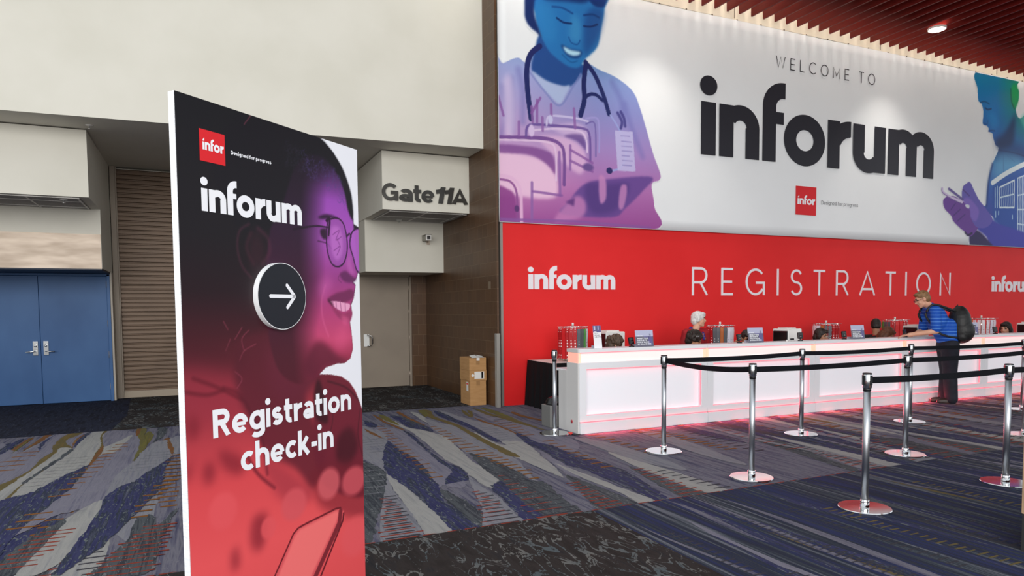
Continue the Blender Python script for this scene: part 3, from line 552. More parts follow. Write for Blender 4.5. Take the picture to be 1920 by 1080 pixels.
# the left-hand repeat, traced where it shows beside the tall sign
LEFT = [(12, [(-2.280,10.017),(-1.764,8.824),(-1.621,9.892),(-1.295,10.024),(-0.854,9.798),(-0.603,9.161),(-0.604,7.770),(-0.701,6.292),(-0.971,5.936),(-1.333,5.741)]),
 (3, [(-1.221,9.835),(-1.103,9.987),(-1.038,9.181),(-0.980,8.745),(-0.883,8.973),(-0.744,9.444),(-0.791,8.801),(-0.834,8.355),(-0.925,8.291),(-0.991,7.965),(-0.995,7.729),(-1.122,7.400),(-1.206,7.088),(-1.290,6.711),(-1.427,6.618),(-1.421,7.049),(-1.339,7.721),(-1.256,8.567),(-1.263,9.296)]),
 (5, [(-1.312,9.994),(-1.450,9.952),(-1.500,9.619),(-1.494,9.035),(-1.443,8.662),(-1.478,8.360),(-1.481,7.748),(-1.546,7.332),(-1.589,7.079),(-1.433,6.354),(-1.402,6.622),(-1.406,7.150),(-1.365,7.521),(-1.319,7.984),(-1.256,8.567),(-1.285,8.858),(-1.386,9.165),(-1.416,9.440),(-1.353,9.684)]),
 (3, [(-1.406,8.871),(-1.314,8.854),(-1.277,8.691),(-1.317,8.178),(-1.373,7.651),(-1.421,7.121),(-1.434,6.653),(-1.440,6.415),(-1.529,6.828),(-1.485,7.379),(-1.432,7.994),(-1.397,8.529)]), (4, [(-1.281,8.750),(-1.251,8.565),(-1.315,7.959),(-1.365,7.521),(-1.406,7.150),(-1.429,7.236),(-1.389,7.659),(-1.344,8.142)]),
 (2, [(-1.226,9.874),(-1.237,9.554),(-1.269,8.921),(-1.276,8.776),(-1.303,9.317),(-1.287,9.795)]), (13, [(-1.277,9.717),(-1.303,9.317),(-1.287,8.870),(-1.325,9.262),(-1.311,9.592)]),
 (5, [(-1.058,9.902),(-1.071,9.540),(-1.011,8.975),(-0.974,8.742),(-0.959,8.202),(-0.973,7.811),(-0.995,7.234),(-1.007,7.212),(-1.002,7.921),(-1.012,8.444),(-1.012,8.851),(-1.080,9.404),(-1.094,9.844)]), (13, [(-0.987,8.808),(-0.956,8.416),(-0.965,8.102),(-0.983,7.632),(-0.997,7.256),(-0.996,7.870),(-1.005,8.386)]),
 (14, [(-0.733,9.891),(-0.624,9.875),(-0.612,9.305),(-0.552,8.805),(-0.550,8.438),(-0.594,7.992),(-0.624,7.756),(-0.617,8.472),(-0.641,8.980),(-0.696,9.419)]), (13, [(-0.722,9.886),(-0.679,9.879),(-0.685,9.343),(-0.717,9.503)]), (4, [(-0.492,9.847),(-0.380,9.789),(-0.401,9.198),(-0.492,8.775),(-0.475,9.235)]),
 (1, [(-0.540,8.434),(-0.482,8.770),(-0.350,8.897),(-0.223,9.106),(-0.166,8.130),(-0.270,7.855),(-0.383,7.423),(-0.477,7.078),(-0.542,6.796),(-0.633,6.658),(-0.708,6.296),(-0.715,6.996),(-0.673,7.388),(-0.604,7.770),(-0.579,8.171)]),
 (2, [(-0.275,7.796),(-0.308,7.294),(-0.310,6.835),(-0.335,6.373),(-0.378,6.102),(-0.568,5.077),(-0.661,4.789),(-0.764,4.520),(-0.790,4.532),(-0.756,5.241),(-0.727,6.195),(-0.633,6.658),(-0.543,6.816),(-0.478,7.100),(-0.383,7.423)]), (13, [(-0.346,9.099),(-0.320,8.751),(-0.267,8.295),(-0.271,7.951),(-0.321,8.322),(-0.345,8.700)]),
 (2, [(-1.430,6.636),(-1.297,6.747),(-1.206,7.088),(-1.112,7.436),(-0.994,7.751),(-1.000,7.217),(-1.023,6.712),(-1.146,5.505),(-1.139,5.083),(-1.176,5.101),(-1.449,6.346)]), (13, [(-1.650,10.017),(-1.662,9.499),(-1.730,8.966),(-1.747,8.917),(-1.726,9.598),(-1.701,10.021)]), (2, [(-1.896,9.752),(-1.898,9.240),(-1.920,8.686),(-1.985,8.992),(-1.959,9.456)]), (14, [(-1.822,9.924),(-1.813,9.077),(-1.815,8.740),(-1.832,9.267)]), (2, [(-1.605,9.884),(-1.608,9.342),(-1.575,8.729),(-1.610,8.916),(-1.648,9.362)]),
 (3, [(-0.721,6.245),(-0.721,5.579),(-0.755,5.097),(-0.785,4.757),(-0.893,4.582),(-0.979,4.624),(-0.931,5.183),(-0.892,5.793)]), (4, [(-0.892,5.793),(-0.931,5.183),(-0.983,4.680),(-1.066,4.665),(-1.113,4.886),(-1.078,5.254),(-0.993,5.548)]), (4, [(-0.429,5.567),(-0.455,5.095),(-0.544,4.670),(-0.601,4.441),(-0.395,4.342),(-0.317,5.064),(-0.321,5.559)]), (4, [(-0.172,5.720),(-0.255,4.997),(-0.282,4.398),(-0.532,4.408),(-0.427,4.738),(-0.339,5.113)])]
for dx in (-4.45, 0.):
    for mi, P in LEFT: lay(P, mi, True, dx)
    def rl(P, n, w, mi, w2=None, th=.036): rungs(P[0], P[1], n, w, th, mi, w2=w2, dx=dx)
    rl([(-0.895,5.480),(-1.028,4.786)], 9, .20, 7, .26, .020); rl([(-0.268,5.316),(-0.449,4.395)], 12, .22, 7, .4, .018); rl([(-0.801,8.806),(-0.932,7.744)], 7, .16, 6, .16); rl([(-0.947,7.591),(-1.049,6.527)], 6, .17, 6, .17); rl([(-1.102,6.009),(-1.138,5.658)], 3, .2, 6)
    rl([(-1.664,8.746),(-1.721,7.824)], 5, .22, 6, .24); rl([(-0.235,7.890),(-0.252,6.690)], 8, .15, 6, .15); rl([(-0.318,6.538),(-0.431,5.590)], 7, .14, 6, .14); rl([(-1.070,8.206),(-1.277,7.013)], 9, .36, 10, .3, .008); rl([(-0.360,8.115),(-0.567,7.249)], 7, .3, 10, .2, .008); rl([(-0.862,6.968),(-0.898,5.979)], 6, .2, 1, .2, .008)
zz = ZL[0] + 2e-5
# dark border by the doors
fl.face([(-9, BACK, zz), (-1.02, BACK - .02, zz), (-.95, 11.3, zz), (-1.1, 14, zz), (-9, 14, zz)], 11)
fl.face([(-1.02, BACK - .02, zz), (2.3, 9.98, zz), (4.15, 9.9, zz), (4.15, 14, zz), (-1.1, 14, zz), (-.95, 11.3, zz)], 8)
# near band: charcoal module on the left, blue streaked module on the right
fl.face([(-9, -3, zz), (2.62, -3, zz), (2.60, SEAM, zz), (-9, SEAM, zz)], 8)
fl.face([(2.62, -3, zz), (24, -3, zz), (24, SEAM, zz), (2.60, SEAM, zz)], 9); ZL[0] = zz
for i in range(70):
    xx = rr.uniform(2.75, 10.5); y0 = rr.uniform(1., 3.4); L_ = rr.uniform(1.2, 2.6)
    ribbon(xx, y0, min(y0 + L_, 4.28), rr.uniform(.02, .085), rr.choice([2, 2, 4, 0, 9, 10, 5, 4, 2, 12]), .04, rr.uniform(0, 6), rr.uniform(-.12, .06))
for i in range(22):
    xx = rr.uniform(2.75, 9.5); y0 = rr.uniform(1.0, 3.0); rungs((xx, y0), (xx + rr.uniform(-.08, .04), y0 + 1.25), 22, .10, .016, rr.choice([10, 10, 4, 5, 4]))
for i in range(60):
    xx = -2.6 + i * .14 + rr.uniform(-.02, .02); fl.face([(xx, SEAM - .006, ZL[0] + 2e-5), (xx + rr.uniform(.03, .12), SEAM - .006, ZL[0] + 2e-5), (xx + .1, SEAM + .010, ZL[0] + 2e-5), (xx, SEAM + .010, ZL[0] + 2e-5)], 7)
struct(fl.build('floor', CM))

# ------------------------------------------------------------------ doors
BLUE = noisy('blue_door_paint', rgb(44, 82, 130), rgb(56, 94, 142), 1.6, .42, 0, (1, 1, .6), 3, spec=.25)
d = thing('door_1', None, None, (0, 0, 0), kind='structure')
MB().box(-1.345, -1.298, 13.28, 13.42, 0, 2.12).box(-3.38, -3.32, 13.28, 13.42, 0, 2.12).box(-3.38, -1.298, 13.28, 13.42, 2.085, 2.125).build('frame', BLUE, d, .006)
for sx, x0, x1, hx in ((-1, -3.32, -2.308, -2.375), (1, -2.303, -1.347, -2.232)):
    lf = MB().box(x0, x1, 13.315, 13.36, .012, 2.082).build('door_leaf', BLUE, d, .004)
    h = MB().box(hx - .035, hx + .035, 13.300, 13.316, .80, 1.03).build('lever_handle', CHROME, lf, .004)
    g = MB(); g.lathe([(.019, 0), (.019, .020), (.008, .024)], n=16).xf(lambda a, b, c: (hx + a, 13.300 - c, .955 + b)); g.tube([(hx, 13.30, .865), (hx, 13.255, .865), (hx + sx * .03, 13.25, .865), (hx + sx * .13, 13.25, .86)], .010, 8)
    g.build('lever', CHROME, lf)
for z in (.25, .78, 1.3, 1.95): MB().tube([(-1.343, 13.300, z - .055), (-1.343, 13.300, z + .055)], .011, 10).build('hinge', STEEL, d)
d = thing('door_2', None, None, (0, 0, 0), kind='structure')
MB().box(3.757, 3.80, 13.03, 13.12, 0, 2.16).box(2.70, 3.80, 13.03, 13.12, 2.12, 2.16).build('frame', TAUPE, d, .005)
lf = MB().box(2.705, 3.752, 13.065, 13.11, .012, 2.12).build('door_leaf', TAUPE, d, .004)
MB().box(2.87, 2.975, 13.057, 13.066, .80, 1.03).build('push_plate', mat('white_plate', (.7, .7, .68), .4), lf, .003)
MB().tube([(2.935, 13.06, .80), (2.935, 12.99, .81), (3.0, 12.97, .82), (3.02, 12.97, .86), (3.02, 12.97, .96), (3.0, 12.97, 1.0), (2.935, 12.99, 1.01), (2.935, 13.06, 1.02)], .011, 10).build('pull_handle', CHROME, lf)
for z in (.25, .95, 1.45, 1.9): MB().tube([(3.757, 13.045, z - .05), (3.757, 13.045, z + .05)], .010, 10).build('hinge', STEEL, d)
# coiling shutter: corrugated curtain between two guides
d = thing('door_3', None, None, (0, 0, 0), kind='structure')
SHUT = noisy('brown_shutter', rgb(92, 73, 57), rgb(99, 79, 62), 3, .45, .2); cur = MB(); z = .10; pit = .078
while z < 3.9:
    for (za, ya), (zb, yb) in (((0, 0), (.046, .002)), ((.046, .002), (.056, .026)), ((.056, .026), (.068, .026)), ((.068, .026), (.078, 0))):
        cur.face([(-1.22, 13.63 + ya, z + za), (2.66, 13.63 + ya, z + za), (2.66, 13.63 + yb, z + zb), (-1.22, 13.63 + yb, z + zb)])
    z += pit
cur.build('shutter_curtain', SHUT, d)
MB().box(-1.268, -1.19, 13.56, 13.78, 0, 3.96).box(-1.19, -1.17, 13.58, 13.62, 0, 3.96).box(2.58, 2.66, 13.56, 13.78, 0, 3.96).build('guide_rail', TAUPE, d, .004)
MB().box(-1.19, 2.6, 13.60, 13.66, 0, .12).build('bottom_bar', mat('shutter_bar', rgb(150, 136, 118), .5), d, .008)

# ------------------------------------------------------------------ the tall check-in sign on the left
BX, BY, BW, BR = -0.0435,2.5331,0.9450,0.70396
WHITE_INK = mat('white_ink', rgb(236, 238, 244), .5, spec=.3)
NAVY_INK = mat('navy_ink', rgb(22, 27, 36), .45, spec=.4)
RED_INK = mat('red_ink', rgb(214, 36, 44), .5, spec=.3)
board = thing('check_in_sign', 'tall free-standing check-in sign with a smiling woman in glasses and a right-pointing arrow', 'sign', (BX, BY, 0), BR)
MB().box(0, BW, .0025, .030, 0, 2.2).build('foam_core', noisy('white_foam_edge', rgb(212, 215, 221), rgb(234, 236, 240), 160, .7, 0, (.2, .2, 1), 1), board)
for fx in (.12, .75): MB().box(fx, fx + .08, .03, .40, 0, .012).box(fx, fx + .08, .03, .042, .012, .5).build('foot', mat('black_metal', rgb(26, 26, 28), .5), board)
p = Print(0, BW, 0, 2.2, .0034)
V = p.V; U = p.U
def vgrad(V, stops):
    vs = [s[0] for s in stops][::-1]; return np.stack([np.interp(V, vs, [s[1][k] / 255 for s in stops][::-1]) for k in range(3)], -1)
p.c = vgrad(V, [(2.2, (19, 19, 24)), (1.75, (22, 18, 24)), (1.55, (34, 16, 24)), (1.40, (66, 22, 32)), (1.28, (110, 34, 48)), (1.16, (140, 44, 58)), (1.02, (178, 58, 68)), (.86, (212, 72, 78)), (.6, (226, 84, 88)), (0, (214, 74, 78))])
# blurred shirt pattern and backdrop
p.poly([(-0.009,1.283),(0.113,1.281),(0.246,1.236),(0.264,1.148),(0.208,1.080),(0.086,1.098),(-0.005,1.159)], (152, 46, 62), .03, .55)
for P in ([(0.001,1.095),(0.021,1.132),(0.057,1.095),(0.027,1.044)], [(0.066,0.949),(0.100,0.958),(0.113,0.914),(0.087,0.879),(0.064,0.909)], [(0.281,0.710),(0.351,0.699),(0.323,0.582),(0.266,0.609)], [(0.174,0.613),(0.201,0.621),(0.209,0.549),(0.176,0.552)], [(0.025,0.997),(-0.005,0.940),(0.012,0.905)], [(0.132,0.992),(0.235,0.947),(0.232,0.887),(0.159,0.920)]): p.poly(P, (112, 26, 40), .018, .6)
for P in ([(0.161,1.211),(0.233,1.178),(0.296,1.083),(0.338,0.989),(0.357,0.860)], [(0.036,1.256),(0.140,1.213),(0.243,1.159)], [(0.257,0.951),(0.310,0.870),(0.391,0.798)], [(0.006,1.212),(0.090,1.194),(0.160,1.203)]): p.line(P, .014, (98, 24, 38), .012, .7)
# neck and collar
skin_g = vgrad(V, [(2.1, (40, 24, 52)), (1.95, (150, 72, 176)), (1.78, (168, 82, 184)), (1.62, (150, 58, 132)), (1.48, (176, 62, 118)), (1.36, (196, 70, 112)), (1.26, (150, 44, 74)), (1.1, (128, 40, 56))])
neck = [(0.217,1.314),(0.251,1.380),(0.426,1.408),(0.634,1.363),(0.702,1.252),(0.657,1.211),(0.571,1.148),(0.622,1.016),(0.689,0.866),(0.612,0.745),(0.507,0.846),(0.348,0.951),(0.253,1.124),(0.213,1.230)]
p.poly(neck, (84, 26, 40), .012, .8)
p.poly([(0.412,1.373),(0.578,1.347),(0.688,1.263),(0.642,1.189),(0.517,1.117),(0.404,1.158),(0.372,1.268)], (98, 32, 50), .03, .9)
p.poly([(0.657,1.211),(0.784,1.200),(0.862,1.162),(0.925,1.076),(0.999,0.958),(0.989,0.632),(0.699,0.724),(0.617,0.881),(0.623,1.055)], (104, 30, 46), .008, .95)
p.poly([(0.774,0.932),(0.863,0.958),(0.910,0.866),(0.841,0.795),(0.763,0.831)], (58, 18, 28), .012, .7); p.poly([(0.657,1.197),(0.697,1.094),(0.708,1.003),(0.637,1.033),(0.626,1.132)], (40, 14, 22), .008, .7)
p.line([(0.715,1.181),(0.837,1.139),(0.933,1.064)], .010, (60, 20, 30), .006, .6); p.line([(0.741,1.089),(0.738,0.998),(0.690,0.906)], .006, (60, 20, 30), .006, .5); p.line([(0.932,1.033),(0.911,0.919),(0.942,0.817)], .008, (60, 20, 30), .006, .5)
for P in ([(0.336,0.936),(0.506,0.827),(0.611,0.706),(0.451,0.728),(0.356,0.842)],): p.poly(P, (150, 48, 62), .02, .6)
p.poly([(0.615,0.822),(0.993,0.763),(0.985,0.523),(0.695,0.624),(0.612,0.725)], (112, 30, 42), .02, .6)
BOKEH = [([(0.707,0.740),(0.777,0.724),(0.709,0.808)], (206, 92, 100)), ([(0.875,0.714),(0.959,0.694),(0.877,0.779)], (202, 84, 94)), ([(0.496,0.706),(0.566,0.688),(0.499,0.770)], (210, 84, 92)), ([(0.355,0.651),(0.394,0.640),(0.357,0.694)], (220, 84, 90)), ([(0.883,0.461),(0.989,0.428),(0.886,0.550)], (222, 86, 92)), ([(0.143,0.774),(0.206,0.757),(0.146,0.840)], (222, 84, 90))]
for (c, a, b), col in BOKEH: p.ell(c[0], c[1], abs(a[0] - c[0]), abs(b[1] - c[1]), col, .35, .85)
# phone held low
p.poly([(0.359,0.424),(0.487,0.591),(0.511,0.605),(0.559,0.611),(0.748,0.620),(0.775,0.619),(0.802,0.595),(0.804,0.563),(0.598,0.345)], (214, 84, 90), 0, 1, False)
p.poly([(0.377,0.418),(0.497,0.578),(0.524,0.594),(0.753,0.609),(0.768,0.598),(0.746,0.559),(0.556,0.351)], (236, 112, 112), .002, 1, False)
p.line([(0.352,0.418),(0.487,0.588),(0.514,0.603),(0.559,0.608),(0.748,0.620),(0.779,0.616)], .008, (96, 24, 34), 0, .95, False); p.line([(0.779,0.601),(0.769,0.552),(0.577,0.333)], .026, (112, 34, 44), 0, .9, False); p.line([(0.799,0.586),(0.793,0.556),(0.612,0.320)], .010, (84, 22, 32), 0, .9, False)
# lit face in profile
face = [(0.573,2.165),(0.691,2.190),(0.766,2.148),(0.834,2.093),(0.875,2.021),(0.902,1.925),(0.911,1.855),(0.926,1.749),(0.935,1.657),(0.922,1.625),(0.895,1.608),(0.917,1.596),(0.913,1.579),(0.905,1.560),(0.900,1.534),(0.880,1.505),(0.887,1.465),(0.871,1.432),(0.880,1.391),(0.886,1.343),(0.885,1.307),(0.865,1.268),(0.824,1.250),(0.777,1.253),(0.704,1.243),(0.653,1.211),(0.538,1.187),(0.423,1.261),(0.375,1.448),(0.384,1.690),(0.448,1.939),(0.497,2.091)]
m = p.mask(face, .002)
shade = np.clip((U - np.interp(V, [1.2, 1.4, 1.6, 1.8, 2.0, 2.15], [.52, .50, .56, .56, .58, .66])) / .16, 0, 1) ** 1.2
dark = vgrad(V, [(2.2, (22, 18, 28)), (1.8, (44, 22, 46)), (1.55, (60, 22, 44)), (1.3, (76, 26, 40)), (1.1, (84, 26, 40))])
skin = dark * (1 - shade[..., None]) + skin_g * shade[..., None]
p.c = p.c * (1 - m[..., None]) + skin * m[..., None]
p.poly([(0.684,1.352),(0.793,1.282),(0.861,1.259),(0.806,1.244),(0.704,1.238),(0.633,1.195),(0.571,1.249),(0.622,1.333)], (92, 28, 48), .012, .8)
p.line([(0.713,1.588),(0.687,1.520),(0.694,1.442),(0.726,1.373)], .006, (236, 120, 170), .012, .35); p.poly([(0.765,1.606),(0.697,1.621),(0.672,1.565),(0.697,1.532)], (200, 96, 170), .02, .5)
p.poly([(0.811,1.417),(0.847,1.402),(0.853,1.345),(0.808,1.312),(0.759,1.349)], (216, 84, 130), .02, .5)
# white beyond the profile
p.poly([(0.693,2.201),(0.727,2.189),(0.784,2.156),(0.835,2.107),(0.873,2.049),(0.897,1.994),(0.909,1.914),(0.911,1.867),(0.945,1.856),(0.976,1.859),(0.988,2.211),(0.912,2.219)], (232, 234, 242), 0, 1, False)
p.poly([(0.936,1.652),(0.924,1.625),(0.899,1.608),(0.917,1.596),(0.913,1.579),(0.907,1.560),(0.900,1.534),(0.882,1.505),(0.888,1.465),(0.871,1.432),(0.880,1.391),(0.886,1.343),(0.887,1.307),(0.869,1.268),(0.828,1.249),(0.777,1.251),(0.704,1.240),(0.663,1.215),(0.734,1.208),(0.804,1.193),(0.858,1.164),(0.898,1.121),(0.923,1.075),(0.953,1.017),(1.005,1.010),(0.985,1.654)], (232, 234, 242), 0, 1, False)
# hair
p.poly([(0.326,2.250),(0.460,2.253),(0.576,2.228),(0.691,2.203),(0.760,2.169),(0.835,2.107),(0.876,2.045),(0.900,1.988),(0.909,1.918),(0.901,1.884),(0.872,1.928),(0.853,1.995),(0.812,2.062),(0.751,2.110),(0.692,2.125),(0.614,2.110),(0.539,2.036),(0.475,1.902),(0.388,1.790),(0.234,1.794),(0.148,2.004)], (19, 17, 24), .004)
rs = random.Random(3)
for i in range(170):
    t = rs.random(); cx, cy = .55 + .33 * rs.random(), 0; 
    u0 = rs.uniform(.50, .86); v0 = 2.16 - (u0 - .55) * .22 - rs.uniform(.02, .12) - max(0, u0 - .78) * .6
    a = rs.uniform(0, 6.28); r = rs.uniform(.006, .014); P = [(u0 + r * math.cos(a + q), v0 + r * math.sin(a + q)) for q in (0, .9, 1.8, 2.6)]
    p.line(P, .0035, (74, 62, 118) if u0 > .6 else (46, 42, 60), .003, .3)
# brow, eye, glasses, nose, mouth
p.poly([(0.676,1.868),(0.716,1.886),(0.764,1.889),(0.806,1.878),(0.764,1.876),(0.716,1.866)], (36, 16, 40), .003, .9)
p.poly([(0.687,1.816),(0.721,1.828),(0.748,1.818),(0.744,1.790),(0.706,1.782)], (34, 14, 34), .004, .9); p.line([(0.673,1.771),(0.726,1.766),(0.759,1.746)], .006, (60, 24, 60), .004, .7)
lens = [(0.739,1.866),(0.799,1.880),(0.841,1.859),(0.861,1.803),(0.862,1.745),(0.839,1.692),(0.799,1.671),(0.757,1.683),(0.731,1.735),(0.727,1.802)]
p.poly(lens, (150, 76, 164), .002, .8); p.poly([(0.755,1.827),(0.805,1.844),(0.832,1.800),(0.829,1.731),(0.792,1.698),(0.759,1.737)], (182, 104, 192), .006, .9)
for P in ([(0.768,1.806),(0.811,1.828),(0.788,1.785),(0.824,1.802)], [(0.773,1.738),(0.816,1.760),(0.793,1.721)], [(0.796,1.790),(0.816,1.760)]): p.line(P, .004, (110, 44, 120), .002, .7)
p.line(lens + lens[:1], .0075, (44, 18, 50), .001, .95); p.line([(0.729,1.861),(0.750,1.870),(0.741,1.803)], .012, (36, 14, 40), .001, .9)
p.poly([(0.891,1.836),(0.930,1.850),(0.992,1.851),(0.985,1.652),(0.923,1.659),(0.903,1.724),(0.890,1.782)], (172, 92, 190), .001, .95, False); p.line([(0.992,1.851),(0.930,1.847),(0.895,1.823),(0.882,1.770),(0.903,1.719),(0.924,1.666),(0.946,1.650)], .008, (46, 20, 56), .001, .95); p.line([(0.861,1.805),(0.880,1.821),(0.891,1.808)], .008, (46, 20, 50), .001, .9)
p.line([(0.735,1.834),(0.655,1.831),(0.530,1.805)], .008, (26, 14, 28), .002, .8)
p.poly([(0.808,1.637),(0.848,1.655),(0.892,1.634),(0.922,1.620),(0.891,1.605),(0.840,1.608)], (92, 34, 84), .005, .85); p.line([(0.819,1.645),(0.797,1.621),(0.818,1.603)], .005, (110, 40, 96), .004, .7); p.poly([(0.876,1.722),(0.894,1.676),(0.915,1.644),(0.878,1.647),(0.857,1.684)], (196, 104, 186), .006, .5)
p.poly([(0.724,1.528),(0.781,1.556),(0.835,1.566),(0.875,1.576),(0.901,1.567),(0.897,1.539),(0.851,1.519),(0.786,1.514)], (112, 38, 84), .003, .95); p.poly([(0.738,1.519),(0.785,1.487),(0.831,1.468),(0.880,1.482),(0.887,1.462),(0.867,1.430),(0.827,1.435),(0.777,1.464)], (148, 50, 96), .003, .95)
p.poly([(0.741,1.521),(0.786,1.521),(0.836,1.515),(0.873,1.508),(0.865,1.486),(0.828,1.477),(0.785,1.489),(0.758,1.505)], (228, 158, 196), .001, 1); p.poly([(0.724,1.528),(0.745,1.523),(0.765,1.498),(0.737,1.514)], (58, 18, 40), .002, .9)
for P in ([(0.779,1.523),(0.782,1.484)], [(0.808,1.524),(0.813,1.475)], [(0.840,1.519),(0.842,1.472)], [(0.758,1.523),(0.761,1.498)]): p.line(P, .004, (150, 70, 120), .001, .85, False)
p.poly([(0.813,1.459),(0.856,1.449),(0.863,1.430),(0.830,1.421)], (232, 100, 150), .006, .5)
# ear and stray curls
p.line([(0.301,1.801),(0.256,1.772),(0.243,1.712),(0.262,1.647),(0.304,1.606)], .010, (70, 34, 50), .010, .6); p.line([(0.345,1.789),(0.391,1.759),(0.400,1.707),(0.363,1.661)], .016, (82, 38, 58), .016, .5); p.line([(0.310,1.769),(0.286,1.716),(0.317,1.658)], .014, (66, 30, 44), .014, .5); p.ell(*[(0.336,1.707)][0], .04, .07, (60, 26, 40), 1., .5)
for P in ([(0.286,1.412),(0.251,1.380),(0.261,1.337)], [(0.317,1.359),(0.261,1.337),(0.238,1.304)], [(0.253,1.422),(0.219,1.381)], [(0.198,1.382),(0.176,1.342)], [(0.215,1.264),(0.246,1.236),(0.223,1.204)], [(0.170,1.446),(0.189,1.417)], [(0.292,2.160),(0.327,2.202)]): p.line(P, .004, (150, 66, 86), .004, .55)
p.poly([(-0.013,1.406),(0.117,1.385),(0.249,1.329),(0.215,1.272),(0.065,1.300),(-0.007,1.321)], (60, 18, 28), .04, .5)
p.build('printed_face', lambda a, b: (a, np.zeros_like(a), b), board, .42)
bf = lambda e: (lambda a, b, d: (a, -e - d, b))
def bquad(P, m, name, e, lab=None): o = MB().face([(a, -e, b) for a, b in P]).build(name, m, board); return o
u0, u1 = [(0.091,2.000)][0][0], [(0.199,2.021)][0][0]; v0, v1 = [(0.095,1.993)][0][1], [(0.095,2.100)][0][1]
bquad([(u0, v0), (u1, v0), (u1, v1), (u0, v1)], RED_INK, 'logo_square', .0012)
P, wd = glyphs_inforum('infor', True); a = [(0.103,2.032),(0.193,2.034),(0.105,2.058)]
lay_glyphs(P, wd, a[0][0], a[1][0], a[0][1], (a[2][1] - a[0][1]), bf(.0020)).build('lettering', WHITE_INK, board)
a = [(0.225,2.039),(0.419,2.039),(0.226,2.052)]
P, wd = stroke_text('Designed for progress', .16, .13); lay_glyphs(P, wd, a[0][0], a[1][0], a[0][1], (a[2][1] - a[0][1]) / 1.38, bf(.0014)).build('lettering', WHITE_INK, board)
P, wd = glyphs_inforum(); a = [(0.092,1.824),(0.579,1.824),(0.093,1.901)]
lay_glyphs(P, wd, a[0][0], a[1][0], a[0][1], a[2][1] - a[0][1], bf(.0014)).build('lettering', WHITE_INK, board)
a = [(0.109,1.046),(0.865,1.033),(0.108,1.145)]
P, wd = stroke_text('Registration', .095, .14); xs_ = (a[2][1] - a[0][1]) / 1.38; lay_glyphs(P, wd, a[0][0], a[1][0], (a[0][1] + a[1][1]) / 2, xs_, bf(.0014)).build('lettering', WHITE_INK, board)
a2 = [(0.228,0.912),(0.741,0.895)]
P, wd = stroke_text('check-in', .095, .14); lay_glyphs(P, wd, a2[0][0], a2[1][0], a2[1][1], xs_, bf(.0014)).build('lettering', WHITE_INK, board)
# raised round arrow plaque
a = [(0.439,1.538),(0.569,1.540),(0.444,1.667)]; cu, cv = a[0]; R = (a[2][1] - a[0][1])
MB().lathe([(R, 0), (R, .022), (0.0, .022)], n=64, smooth=False).xf(lambda x, y, z: (cu + x, -z, cv + y)).build('round_plaque', mat('white_plaque_edge', rgb(226, 228, 232), .5), board)
MB().face([(cu + (R - .003) * math.cos(t), -.0226, cv + (R - .003) * math.sin(t)) for t in np.linspace(0, 2 * PI, 65)[:-1]]).build('plaque_face', NAVY_INK, board)
ar = MB(); L = R * .50; hw = R * .055
def stick(a, b):
    a = np.array(a); b = np.array(b); d = (b - a) / np.hypot(*(b - a)); n = np.array([-d[1], d[0]]); pts = [a + n * hw * math.cos(t) - d * hw * math.sin(t) for t in np.linspace(0, PI, 9)] + [b - n * hw * math.cos(t) + d * hw * math.sin(t) for t in np.linspace(0, PI, 9)]
    ar.face([(cu + q[0], -.0234, cv + q[1]) for q in pts[::-1]])
stick((-L, 0), (L * .98, 0)); stick((L * .36, L * .66), (L, 0)); stick((L * .36, -L * .66), (L, 0))
ar.build('arrow', WHITE_INK, board)

# ------------------------------------------------------------------ red registration backdrop
redm = noisy('red_backdrop_vinyl', rgb(219, 31, 33), rgb(224, 35, 37), 1.5, .55, 0, spec=.3)
bk = thing('registration_backdrop', 'long red registration backdrop wall with white lettering behind the counter', 'backdrop', (0, 0, 0))
MB().box(4.255, 20, 9.652, 9.70, 0, 2.80).build('red_panel', redm, bk, loc=(0, -.0, 0)); MB().box(4.215, 4.255, 9.64, 9.76, 0, 2.81).box(4.17, 4.205, 9.70, 9.76, 0, 2.8).build('edge_trim', mat('grey_edge_trim', rgb(146, 140, 134), .45, .4), bk)
RW = mat('white_foam_letters', rgb(232, 226, 232), .5)
bw = lambda y: (lambda a, b, d: (a, y - d, b))
a = [(4.684,1.793),(6.266,1.791),(4.686,2.023)]; P, wd = glyphs_inforum(); WLET = a[1][0] - a[0][0]
solid_letters(P, wd, a[0][0], a[1][0], (a[0][1] + a[1][1]) / 2, a[2][1] - a[0][1], 9.652, .012, RW, bk, 'inforum')
b = [(16.196,1.752),(16.184,2.002)]
solid_letters(P, wd, b[0][0], b[0][0] + WLET, (a[0][1] + a[1][1]) / 2, a[2][1] - a[0][1], 9.652, .012, RW, bk, 'inforum')
a = [(7.839,1.706),(14.770,1.692),(7.835,2.204),(14.749,2.172)]
P, wd = stroke_text('REGISTRATION', .86, .058)
solid_letters(P, wd, a[0][0], a[1][0], (a[0][1] + a[1][1]) / 2, (a[2][1] - a[0][1] + a[3][1] - a[1][1]) / 2 / 1.38, 9.652, .012, RW, bk, 'REGISTRATION')

